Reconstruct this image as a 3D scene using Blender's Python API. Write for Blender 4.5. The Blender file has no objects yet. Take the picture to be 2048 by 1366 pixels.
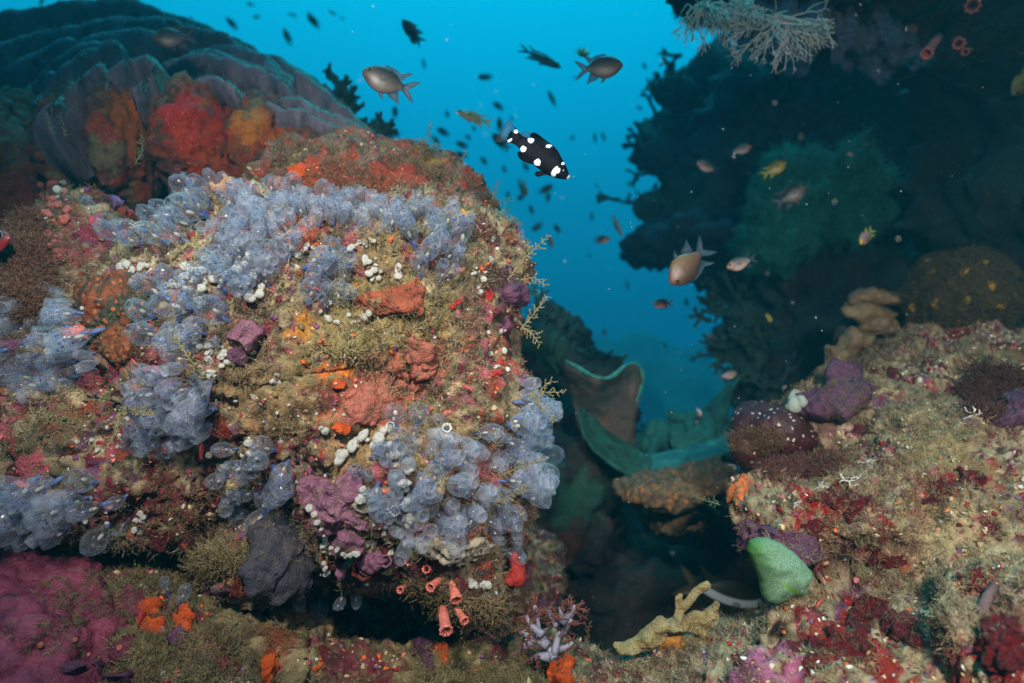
import bpy, bmesh, math, random
import numpy as np
from mathutils import Vector, Matrix
from mathutils.bvhtree import BVHTree

random.seed(7); RNG = np.random.default_rng(7)
scene = bpy.context.scene
COL = scene.collection
R = math.radians
HALF = 0.767            # tangent of half the horizontal field of view
def P(px, py, d):       # point seen at pixel (px, py) of the 2048 wide photograph, d metres ahead
    return Vector(((px-1024)/1024*HALF*d, d, (683-py)/1024*HALF*d))
def PXM(d): return HALF/1024*d      # metres per pixel at distance d
def S(r, g, b):
    f = lambda c: (c/255/12.92 if c <= 10 else ((c/255+.055)/1.055)**2.4)
    return (f(r), f(g), f(b))

# ------------------------------------------------------------------ camera
cam_d = bpy.data.cameras.new('camera'); cam = bpy.data.objects.new('camera', cam_d); COL.objects.link(cam)
cam.rotation_euler = (R(90), 0, 0)
cam_d.sensor_width = 36; cam_d.lens = 18/HALF; cam_d.clip_end = 200; cam_d.clip_start = .01
cam_d.dof.use_dof = True; cam_d.dof.focus_distance = .98; cam_d.dof.aperture_fstop = 2.4
scene.camera = cam
# ------------------------------------------------------------------ exposure
scene.view_settings.view_transform = 'Standard'; scene.view_settings.look = 'None'
scene.view_settings.exposure = 0; scene.view_settings.gamma = 1
cy = scene.cycles
cy.transparent_max_bounces = 16; cy.volume_bounces = 2; cy.max_bounces = 8; cy.diffuse_bounces = 3
cy.use_denoising = True; cy.sample_clamp_indirect = 4
# ------------------------------------------------------------------ world: open water, sky light only through the surface overhead
world = bpy.data.worlds.new('World'); scene.world = world; world.use_nodes = True
nt = world.node_tree; N = nt.nodes; L = nt.links; N.clear()
out = N.new('ShaderNodeOutputWorld'); tc = N.new('ShaderNodeTexCoord'); sep = N.new('ShaderNodeSeparateXYZ')
L.new(tc.outputs['Generated'], sep.inputs[0])
mr = N.new('ShaderNodeMapRange'); mr.inputs[1].default_value = -1; mr.inputs[2].default_value = 1
L.new(sep.outputs['Z'], mr.inputs[0])
ramp = N.new('ShaderNodeValToRGB'); L.new(mr.outputs[0], ramp.inputs[0])
stops = [(-1, (0, .002, .005)), (-.25, (0, .006, .018)), (-.05, (0.0, .025, .07)), (.05, (0, .046, .115)), (.18, (0, .155, .30)),
         (.32, (0, .30, .55)), (.46, (.0, .45, .75)), (.7, (.02, .55, .8)), (1, (.04, .62, .85))]
els = ramp.color_ramp.elements
while len(els) < len(stops): els.new(.5)
for e, (z, c) in zip(els, stops): e.position = (z+1)/2; e.color = (*c, 1)
bg = N.new('ShaderNodeBackground'); L.new(ramp.outputs[0], bg.inputs['Color']); bg.inputs['Strength'].default_value = 1
# the water is brightest up ahead, where the sun stands above the surface
glow = N.new('ShaderNodeVectorMath'); glow.operation = 'DOT_PRODUCT'; L.new(tc.outputs['Generated'], glow.inputs[0]); glow.inputs[1].default_value = Vector((.0, .86, .5)).normalized()
gm = N.new('ShaderNodeMapRange'); L.new(glow.outputs['Value'], gm.inputs[0])
for i_, v_ in enumerate((.55, 1, .66, 1.16)): gm.inputs[i_+1].default_value = v_
L.new(gm.outputs[0], bg.inputs['Strength'])
sky = N.new('ShaderNodeTexSky'); sky.sky_type = 'NISHITA'; sky.sun_disc = False
SUN_EL, SUN_AZ = 76, 20
sky.sun_elevation = R(SUN_EL); sky.sun_rotation = R(SUN_AZ)
tint = N.new('ShaderNodeMix'); tint.data_type = 'RGBA'; tint.blend_type = 'MULTIPLY'; tint.inputs[0].default_value = 1
L.new(sky.outputs[0], tint.inputs[6]); tint.inputs[7].default_value = (.05, .65, .9, 1)
bg2 = N.new('ShaderNodeBackground'); L.new(tint.outputs[2], bg2.inputs['Color']); bg2.inputs['Strength'].default_value = .05
win = N.new('ShaderNodeMapRange'); win.interpolation_type = 'SMOOTHSTEP'
win.inputs[1].default_value = .6; win.inputs[2].default_value = .78; L.new(sep.outputs['Z'], win.inputs[0])
mixw = N.new('ShaderNodeMixShader'); L.new(win.outputs[0], mixw.inputs[0]); L.new(bg.outputs[0], mixw.inputs[1]); L.new(bg2.outputs[0], mixw.inputs[2])
L.new(mixw.outputs[0], out.inputs['Surface'])
# ------------------------------------------------------------------ sun, filtered by the water column
sd = bpy.data.lights.new('sun', 'SUN'); sun = bpy.data.objects.new('sun', sd); COL.objects.link(sun)
sd.energy = 2.1; sd.angle = R(25); sd.color = (.06, .78, 1)
sun.rotation_euler = (R(90-SUN_EL), 0, R(180-SUN_AZ))
# ------------------------------------------------------------------ the photographer's two flash heads
def strobe(x, z, y, aim, watts, size, spot, blend):
    ld = bpy.data.lights.new('strobe', 'SPOT'); o = bpy.data.objects.new('strobe', ld); COL.objects.link(o)
    ld.energy = watts; ld.color = (1, .96, .9); ld.shadow_soft_size = size; ld.spot_size = R(spot); ld.spot_blend = blend
    o.location = (x, y, z); o.rotation_euler = (Vector(aim)-o.location).to_track_quat('-Z', 'Y').to_euler()
    return o
strobe(-.22, .58, -.02, P(640, 580, 1.05), 112, .04, 74, 1)
strobe(.34, .30, -.03, P(1850, 900, .95), 84, .04, 92, 1)
# ------------------------------------------------------------------ helpers: noise
def _h(i, j, k, s=0):
    n = (i*374761393 + j*668265263 + k*1274126177 + s*974634777) & 0xffffffff
    n = ((n ^ (n >> 13))*1274126177) & 0xffffffff
    n = ((n ^ (n >> 16))*2246822519) & 0xffffffff
    return ((n ^ (n >> 15)) & 0xffffff)/float(0xffffff)
def vnoise(p, s=0):
    f = np.floor(p).astype(np.int64); t = p-f; t = t*t*t*(t*(t*6-15)+10)
    r = np.zeros(len(p))
    for a in (0, 1):
        wx = t[:, 0] if a else 1-t[:, 0]
        for b in (0, 1):
            wy = t[:, 1] if b else 1-t[:, 1]
            for c in (0, 1):
                wz = t[:, 2] if c else 1-t[:, 2]
                r += wx*wy*wz*_h(f[:, 0]+a, f[:, 1]+b, f[:, 2]+c, s)
    return r*2-1
def fbm(p, oct=4, s=0, gain=.5):
    r = np.zeros(len(p)); a = 1; q = np.array(p, float)
    for o in range(oct): r += a*vnoise(q, s+o); q = q*2.03+3.1; a *= gain
    return r
def worley(p, s=0):     # distance to nearest cell point, and the cell's random number
    f = np.floor(p).astype(np.int64); best = np.full(len(p), 9.); idn = np.zeros(len(p))
    for a in (-1, 0, 1):
        for b in (-1, 0, 1):
            for c in (-1, 0, 1):
                i, j, k = f[:, 0]+a, f[:, 1]+b, f[:, 2]+c
                q = np.stack([i+_h(i, j, k, s+1), j+_h(i, j, k, s+2), k+_h(i, j, k, s+3)], 1)
                d = np.linalg.norm(q-p, axis=1); m = d < best
                best[m] = d[m]; idn[m] = _h(i, j, k, s+4)[m]
    return best, idn
# ------------------------------------------------------------------ helpers: objects
def tag(o, label=None, cat=None, group=None, kind=None):
    if label: o['label'] = label
    if cat: o['category'] = cat
    if group: o['group'] = group
    if kind: o['kind'] = kind
    return o
def set_col(me, cols):
    at = me.color_attributes.new('Col', 'FLOAT_COLOR', 'POINT')
    c = np.ones((len(me.vertices), 4), np.float32); c[:, :3] = cols
    at.data.foreach_set('color', c.ravel())
def mk(name, V, F, mat, parent=None, cols=None, smooth=True, centre=True, origin=None):
    V = np.asarray(V, float); c = np.zeros(3)
    if parent is None and centre: c = V.mean(0) if origin is None else np.array(origin)
    me = bpy.data.meshes.new(name); F = F.tolist() if isinstance(F, np.ndarray) else F
    me.from_pydata((V-c).tolist(), [], F)
    if smooth: me.polygons.foreach_set('use_smooth', np.ones(len(me.polygons), bool))
    if cols is not None: set_col(me, cols)
    me.materials.append(mat); me.update()
    o = bpy.data.objects.new(name, me); COL.objects.link(o); o.location = c
    if parent is not None: o.parent = parent
    return o
def child_of(o, parent):        # o was built in world space; hang it under parent keeping its place
    o.parent = parent; o.matrix_parent_inverse = Matrix.LocRotScale(parent.location, parent.rotation_euler, parent.scale).inverted(); return o
def copy_tree(o, parent=None):
    c = o.copy(); COL.objects.link(c)
    if parent is not None: c.parent = parent
    for ch in o.children: copy_tree(ch, c)
    return c
def ico(sub):
    bm = bmesh.new(); bmesh.ops.create_icosphere(bm, subdivisions=sub, radius=1)
    V = np.array([v.co[:] for v in bm.verts]); F = np.array([[v.index for v in f.verts] for f in bm.faces]); bm.free(); return V, F
ICO = {k: ico(k) for k in (1, 2, 3, 4)}
def join(parts):
    V = []; F = []; n = 0
    for v, f in parts:
        V.append(np.asarray(v, float)); F += [[i+n for i in q] for q in (f.tolist() if isinstance(f, np.ndarray) else f)]; n += len(v)
    return np.concatenate(V), F
def tube(pts, rad, seg=6, wob=0, cap=True):
    pts = np.array([tuple(p) for p in pts], float); n = len(pts); rad = np.broadcast_to(np.array(rad, float), (n,))
    t = np.gradient(pts, axis=0); t /= np.linalg.norm(t, axis=1)[:, None]+1e-9
    V = []; F = []; u = np.cross(t[0], [.31, .2, .93]); u /= np.linalg.norm(u)+1e-9
    for i in range(n):
        u = u-t[i]*u.dot(t[i]); u /= np.linalg.norm(u)+1e-9; w = np.cross(t[i], u)
        for k in range(seg):
            a = 2*math.pi*k/seg; r = rad[i]*(1+wob*(random.random()-.5))
            V.append(pts[i]+r*(math.cos(a)*u+math.sin(a)*w))
    for i in range(n-1):
        for k in range(seg): F.append([i*seg+k, i*seg+(k+1) % seg, (i+1)*seg+(k+1) % seg, (i+1)*seg+k])
    if cap:
        F.append(list(range(seg))[::-1]); V.append(pts[-1]+t[-1]*rad[-1]*.6)
        for k in range(seg): F.append([(n-1)*seg+k, (n-1)*seg+(k+1) % seg, n*seg])
    return np.array(V), F
def lathe(prof, seg=14, lob=None):      # prof: (radius, z)
    V = []; F = []
    for i, (r, z) in enumerate(prof):
        for k in range(seg):
            a = 2*math.pi*k/seg; rr = r*(1+(lob(i, a) if lob else 0)); V.append((rr*math.cos(a), rr*math.sin(a), z))
    for i in range(len(prof)-1):
        for k in range(seg): F.append([i*seg+k, i*seg+(k+1) % seg, (i+1)*seg+(k+1) % seg, (i+1)*seg+k])
    F.append(list(range(seg))[::-1]); F.append([(len(prof)-1)*seg+k for k in range(seg)])
    return np.array(V), F
def basis(z, roll=0.):      # 3x3 columns x,y,z
    z = np.array(z, float); z /= np.linalg.norm(z); x = np.cross([.13, .97, .2], z); x /= np.linalg.norm(x); y = np.cross(z, x)
    c, s = math.cos(roll), math.sin(roll); return np.stack([c*x+s*y, -s*x+c*y, z], 1)
def scatter(name, temps, pos, mats, cols, mat, kind='stuff', label=None, cat=None):
    # temps: list of (V,F tri array); pos (n,3); mats (n,3,3); cols (n,3)
    Vs = []; Fs = []; Cs = []; n = 0
    pick = RNG.integers(0, len(temps), len(pos))
    for k, (tv, tf) in enumerate(temps):
        m = np.where(pick == k)[0]
        if not len(m): continue
        v = np.einsum('nij,vj->nvi', mats[m], tv)+pos[m][:, None, :]
        Vs.append(v.reshape(-1, 3)); Cs.append(np.repeat(cols[m], len(tv), 0))
        Fs.append((tf[None]+(np.arange(len(m))*len(tv))[:, None, None]+n).reshape(-1, tf.shape[1])); n += len(m)*len(tv)
    o = mk(name, np.concatenate(Vs), np.concatenate(Fs), mat, cols=np.concatenate(Cs), centre=False)
    return tag(o, label, cat, kind=kind)
# ------------------------------------------------------------------ helpers: materials
def nodes(name):
    m = bpy.data.materials.new(name); m.use_nodes = True; return m, m.node_tree.nodes, m.node_tree.links, m.node_tree.nodes['Principled BSDF']
def nz(N, L, vec, scale, detail=4, rough=.55):
    n = N.new('ShaderNodeTexNoise'); n.inputs['Scale'].default_value = scale; n.inputs['Detail'].default_value = detail; n.inputs['Roughness'].default_value = rough
    L.new(vec, n.inputs['Vector']); return n.outputs[0]
def rng(N, L, v, a, b, c, d):
    m = N.new('ShaderNodeMapRange'); L.new(v, m.inputs[0])
    for i, x in enumerate((a, b, c, d)): m.inputs[i+1].default_value = x
    return m.outputs[0]
def mixc(N, L, fac, a, b, mode='MIX'):
    m = N.new('ShaderNodeMix'); m.data_type = 'RGBA'; m.blend_type = mode
    for s, v in ((0, fac), (6, a), (7, b)):
        if hasattr(v, 'links'): L.new(v, m.inputs[s])
        else: m.inputs[s].default_value = (v if s == 0 else (*v, 1))
    return m.outputs[2]
def bump(N, L, bs, h, strength, dist):
    b = N.new('ShaderNodeBump'); b.inputs['Strength'].default_value = strength; b.inputs['Distance'].default_value = dist
    L.new(h, b.inputs['Height']); L.new(b.outputs[0], bs.inputs['Normal'])
def mat_reef(name, speck=(.62, .55, .4), dark=(.03, .02, .015)):    # colour comes from the growth on the surface (attribute), grain from noise
    m, N, L, bs = nodes(name); tc = N.new('ShaderNodeTexCoord').outputs['Object']
    at = N.new('ShaderNodeAttribute'); at.attribute_name = 'Col'; c = at.outputs['Color']
    n1 = nz(N, L, tc, 55, 5, .65); n2 = nz(N, L, tc, 260, 4, .7); n3 = nz(N, L, tc, 130, 3, .6)
    c = mixc(N, L, rng(N, L, n1, .56, .66, 0, .75), c, dark)
    c = mixc(N, L, rng(N, L, n2, .60, .68, 0, .65), c, speck)
    c = mixc(N, L, 1, c, mixc(N, L, n3, (.45, .45, .45), (1.45, 1.4, 1.35)), 'MULTIPLY')
    L.new(c, bs.inputs['Base Color']); bs.inputs['Roughness'].default_value = .75; bs.inputs['Specular IOR Level'].default_value = .3
    a = N.new('ShaderNodeMath'); a.operation = 'MULTIPLY_ADD'; L.new(n1, a.inputs[0]); a.inputs[1].default_value = 1.2; L.new(n2, a.inputs[2])
    bump(N, L, bs, a.outputs[0], .9, .006); return m
def mat_flesh(name, c1, c2, scale=40, bumpd=.002, rough=.5, sss=.0, spots=None, pore=None, spec=.4):
    m, N, L, bs = nodes(name); tc = N.new('ShaderNodeTexCoord').outputs['Object']
    n1 = nz(N, L, tc, scale, 4, .6); n2 = nz(N, L, tc, scale*6, 3, .6)
    c = mixc(N, L, rng(N, L, n1, .35, .65, 0, 1), c1, c2)
    c = mixc(N, L, 1, c, mixc(N, L, n2, (.7, .7, .7), (1.25, 1.25, 1.25)), 'MULTIPLY')
    if spots:       # (colour, cell scale, radius)
        v = N.new('ShaderNodeTexVoronoi'); v.inputs['Scale'].default_value = spots[1]; dn = N.new('ShaderNodeTexNoise'); dn.inputs['Scale'].default_value = spots[1]*.9; L.new(tc, dn.inputs['Vector'])
        dv = N.new('ShaderNodeVectorMath'); dv.operation = 'MULTIPLY_ADD'; L.new(dn.outputs[1], dv.inputs[0]); dv.inputs[1].default_value = (.9/spots[1],)*3; L.new(tc, dv.inputs[2]); L.new(dv.outputs[0], v.inputs['Vector'])
        c = mixc(N, L, rng(N, L, v.outputs['Distance'], spots[2]*.8, spots[2], 1, 0), c, spots[0])
    L.new(c, bs.inputs['Base Color']); bs.inputs['Roughness'].default_value = rough; bs.inputs['Specular IOR Level'].default_value = spec
    if sss: bs.inputs['Subsurface Weight'].default_value = sss; bs.inputs['Subsurface Radius'].default_value = (.012, .006, .004)
    a = N.new('ShaderNodeMath'); a.operation = 'MULTIPLY_ADD'; L.new(n1, a.inputs[0]); a.inputs[1].default_value = 2; L.new(n2, a.inputs[2])
    bump(N, L, bs, a.outputs[0], .85, bumpd*1.6); return m
def mat_attr(name, rough=.7, mul=1.):
    m, N, L, bs = nodes(name); at = N.new('ShaderNodeAttribute'); at.attribute_name = 'Col'
    tc = N.new('ShaderNodeTexCoord').outputs['Object']; n = nz(N, L, tc, 180, 3, .6)
    L.new(mixc(N, L, 1, at.outputs['Color'], mixc(N, L, n, (.6, .6, .6), (1.3, 1.3, 1.3)), 'MULTIPLY'), bs.inputs['Base Color'])
    bs.inputs['Roughness'].default_value = rough; bs.inputs['Specular IOR Level'].default_value = .25; return m
# ------------------------------------------------------------------ helpers: rocks (ellipsoids fused, remeshed, roughened)
BVH = {}
def fuse(parts, voxel, smooth=3):
    V, F = join(parts); me = bpy.data.meshes.new('tmp'); me.from_pydata(V.tolist(), [], F)
    o = bpy.data.objects.new('tmp', me); COL.objects.link(o)
    r = o.modifiers.new('r', 'REMESH'); r.mode = 'VOXEL'; r.voxel_size = voxel
    s = o.modifiers.new('s', 'SMOOTH'); s.iterations = smooth; s.factor = .5
    dg = bpy.context.evaluated_depsgraph_get(); ev = o.evaluated_get(dg); m2 = bpy.data.meshes.new_from_object(ev)
    n = len(m2.vertices); V = np.empty(n*3); m2.vertices.foreach_get('co', V); V = V.reshape(-1, 3)
    Nn = np.empty(n*3); m2.vertex_normals.foreach_get('vector', Nn); Nn = Nn.reshape(-1, 3)
    F = [list(p.vertices) for p in m2.polygons]
    bpy.data.objects.remove(o); bpy.data.meshes.remove(me); bpy.data.meshes.remove(m2)
    return V, F, Nn
def ell(cx, cy, d, rx, rz, ry, tilt=0):
    v = ICO[3][0]*np.array([rx*PXM(d), ry, rz*PXM(d)]); c, s = math.cos(R(tilt)), math.sin(R(tilt))
    v = np.stack([c*v[:, 0]+s*v[:, 2], v[:, 1], -s*v[:, 0]+c*v[:, 2]], 1)
    return v+np.array(P(cx, cy, d)), ICO[3][1]
def rough_up(V, Nn, layers, s=0):
    for sc, amp, kind in layers:
        if kind == 'w': d, _ = worley(V*sc, s); h = (.55-d)*1.6
        elif kind == 'r': h = 1-2*np.abs(fbm(V*sc, 3, s))
        else: h = fbm(V*sc, 3, s)
        V = V+Nn*(h*amp)[:, None]; s += 11
    return V
def patchwork(V, palette, cell, s=0):
    q = V+np.stack([fbm(V*30, 3, s+k) for k in (1, 2, 3)], 1)*.35*cell
    _, i = worley(q/cell, s); pal = np.array([c for c, w in palette]); w = np.cumsum([w for c, w in palette]); w = w/w[-1]
    return pal[np.searchsorted(w, np.clip(i, 0, .9999))]
def tint_patches(V, cols, patches, bvh, s=0):
    for px, py, rx, c, a in patches:
        hit = bvh.ray_cast(Vector((0, 0, 0)), P(px, py, 1).normalized())
        if hit[0] is None: continue
        p = np.array(hit[0]); rad = rx*PXM(hit[0].y)
        d = np.linalg.norm(V-p, axis=1); m = d < rad*1.9
        if not m.any(): continue
        n = fbm(V[m]*(1.6/rad), 3, s)*.55+fbm(V[m]*60, 2, s+5)*.28
        w = np.clip((1-d[m]/rad+n)*5, 0, 1)*a
        cols[m] = cols[m]*(1-w)[:, None]+np.array(c)*w[:, None]
    return cols
def rock(name, ells, voxel, layers, palette, cell, mat, patches=(), seed=0, label=None, cat=None, kind=None, group=None, smooth=3):
    V, F, Nn = fuse([ell(*e) for e in ells], voxel, smooth); V = rough_up(V, Nn, layers, seed)
    b = BVHTree.FromPolygons(V.tolist(), F); BVH[name] = b
    cols = patchwork(V, palette, cell, seed)
    cols2 = patchwork(V, palette, cell*.35, seed+50); k = (fbm(V*14, 3, seed+70) > .1)[:, None]; cols = np.where(k, cols2, cols)
    if patches: cols = tint_patches(V, cols, patches, b, seed)
    o = mk(name, V, F, mat, cols=cols, centre=False); tag(o, label, cat, group, kind)
    o['_n'] = 0; del o['_n']; return o, V, F
def hit(px, py, names=None, jitter=0):
    best = None; dr = P(px, py, 1).normalized()
    for k, b in BVH.items():
        if names and k not in names: continue
        h = b.ray_cast(Vector((0, 0, 0)), dr)
        if h[0] is not None and (best is None or h[0].length < best[0].length): best = (h[0], h[1] if h[1].dot(dr) < 0 else -h[1], k)
    return best
def inside(poly, x, y):
    poly = np.array(poly, float); r = np.zeros(x.shape, bool); j = len(poly)-1
    for i in range(len(poly)):
        xi, yi = poly[i]; xj, yj = poly[j]
        r ^= ((yi > y) != (yj > y)) & (x < (xj-xi)*(y-yi)/(yj-yi+1e-9)+xi); j = i
    return r
def ellpoly(cx, cy, rx, ry, n=20, tilt=0, irr=.15):
    out = []; ph = random.random()*6
    for k in range(n):
        a = 2*math.pi*k/n; q = 1+irr*(math.sin(2*a+ph)*.6+math.sin(3*a+ph*2)*.5+math.sin(5*a+ph*3)*.4)
        x, y = rx*q*math.cos(a), ry*q*math.sin(a); c, s = math.cos(R(tilt)), math.sin(R(tilt)); out.append((cx+c*x-s*y, cy+s*x+c*y))
    return out
def crust(name, poly, thick, mat, label, cat, names=('reef_boulder',), step=2.6, lump=0, lumpsc=40, fold=0, holes=None, edge=5, group=None, seed=0, warp=5, cols=None, soft=14):
    # a growth spread on the rock: its own thickness over the rock's real surface, closed underneath
    xs = [p[0] for p in poly]; ys = [p[1] for p in poly]
    gx = np.arange(min(xs)-8, max(xs)+8, step); gy = np.arange(min(ys)-8, max(ys)+8, step); X, Y = np.meshgrid(gx, gy)
    q = np.stack([X.ravel()/22, Y.ravel()/22, np.full(X.size, seed*3.7)], 1)
    M = inside(poly, X+warp*fbm(q, 3, seed).reshape(X.shape), Y+warp*fbm(q+50, 3, seed).reshape(X.shape))
    H = np.full(X.shape+(3,), np.nan); Nn = np.zeros(X.shape+(3,))
    for i, j in zip(*np.where(M)):
        h = hit(X[i, j], Y[i, j], names)
        if h: H[i, j] = h[0]; Nn[i, j] = h[1]
    M &= ~np.isnan(H[..., 0])
    if M.sum() < 6: print('crust empty', name, label); return None
    med = np.median(H[M][:, 1]); M &= np.abs(H[..., 1]-med) < .22
    Dp = H[..., 1].copy(); Dr = np.stack([(X-1024)/1024*HALF, np.ones(X.shape), (683-Y)/1024*HALF], 2)
    for _ in range(soft if thick < .014 else soft*2):        # the growth bridges the small pits of the rock under it
        acc = np.zeros_like(Nn); accD = np.zeros(X.shape); w = np.zeros(X.shape)
        for dy in (-1, 0, 1):
            for dx in (-1, 0, 1):
                s = np.roll(np.roll(M, dy, 0), dx, 1); acc += np.where(s[..., None], np.roll(np.roll(Nn, dy, 0), dx, 1), 0)
                accD += np.where(s, np.nan_to_num(np.roll(np.roll(Dp, dy, 0), dx, 1)), 0); w += s
        Nn = acc/np.maximum(np.linalg.norm(acc, axis=2), 1e-6)[..., None]; Dp = np.where(M, accD/np.maximum(w, 1), Dp)
    H = Dr*Dp[..., None]
    E = np.zeros(X.shape); cur = M.copy()
    for k in range(edge):
        E += cur; c2 = cur.copy()
        for sh in ((1, 0), (-1, 0), (0, 1), (0, -1)): c2 &= np.roll(np.roll(cur, sh[0], 0), sh[1], 1)
        cur = c2
    E = np.sqrt(np.clip(E/edge, 0, 1)*(2-np.clip(E/edge, 0, 1)))
    p = np.nan_to_num(H).reshape(-1, 3); t = thick*E
    if lump: d, _ = worley(p*lumpsc, seed); t = t+(lump*(.6-d)*1.5*E.ravel()).reshape(X.shape)
    if fold: t = t+(fold*.9*fbm(p*lumpsc*1.5, 3, seed+9)*E.ravel()).reshape(X.shape)
    t = t+(min(thick, .012)*.3*fbm(p*110, 4, seed+3)*E.ravel()).reshape(X.shape)
    if holes: d, _ = worley(p*holes[0], seed+20); t = t-(holes[1]*np.clip(1-d/holes[2], 0, 1)*E.ravel()).reshape(X.shape)
    top = H+Nn*(t+.001)[..., None]; bot = H-Nn*.006
    idx = -np.ones(X.shape, int); idx[M] = np.arange(M.sum()); n = M.sum()
    V = np.concatenate([top[M], bot[M]]); F = []; edges = {}
    for i in range(X.shape[0]-1):
        for j in range(X.shape[1]-1):
            a, b, c, d = idx[i, j], idx[i, j+1], idx[i+1, j+1], idx[i+1, j]
            qd = [v for v in (a, b, c, d) if v >= 0]
            if len(qd) >= 3:
                F.append(qd[::-1]); F.append([v+n for v in qd])
                for u, v in zip(qd, qd[1:]+qd[:1]): edges[(u, v)] = 1
    for (u, v) in edges:
        if (v, u) not in edges: F.append([u, v, v+n, u+n])
    o = mk(name, V, F, mat); tag(o, label, cat, group)
    BVH['crust_'+str(len(BVH))] = BVHTree.FromPolygons(V.tolist(), [f for f in F]); return o
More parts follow.
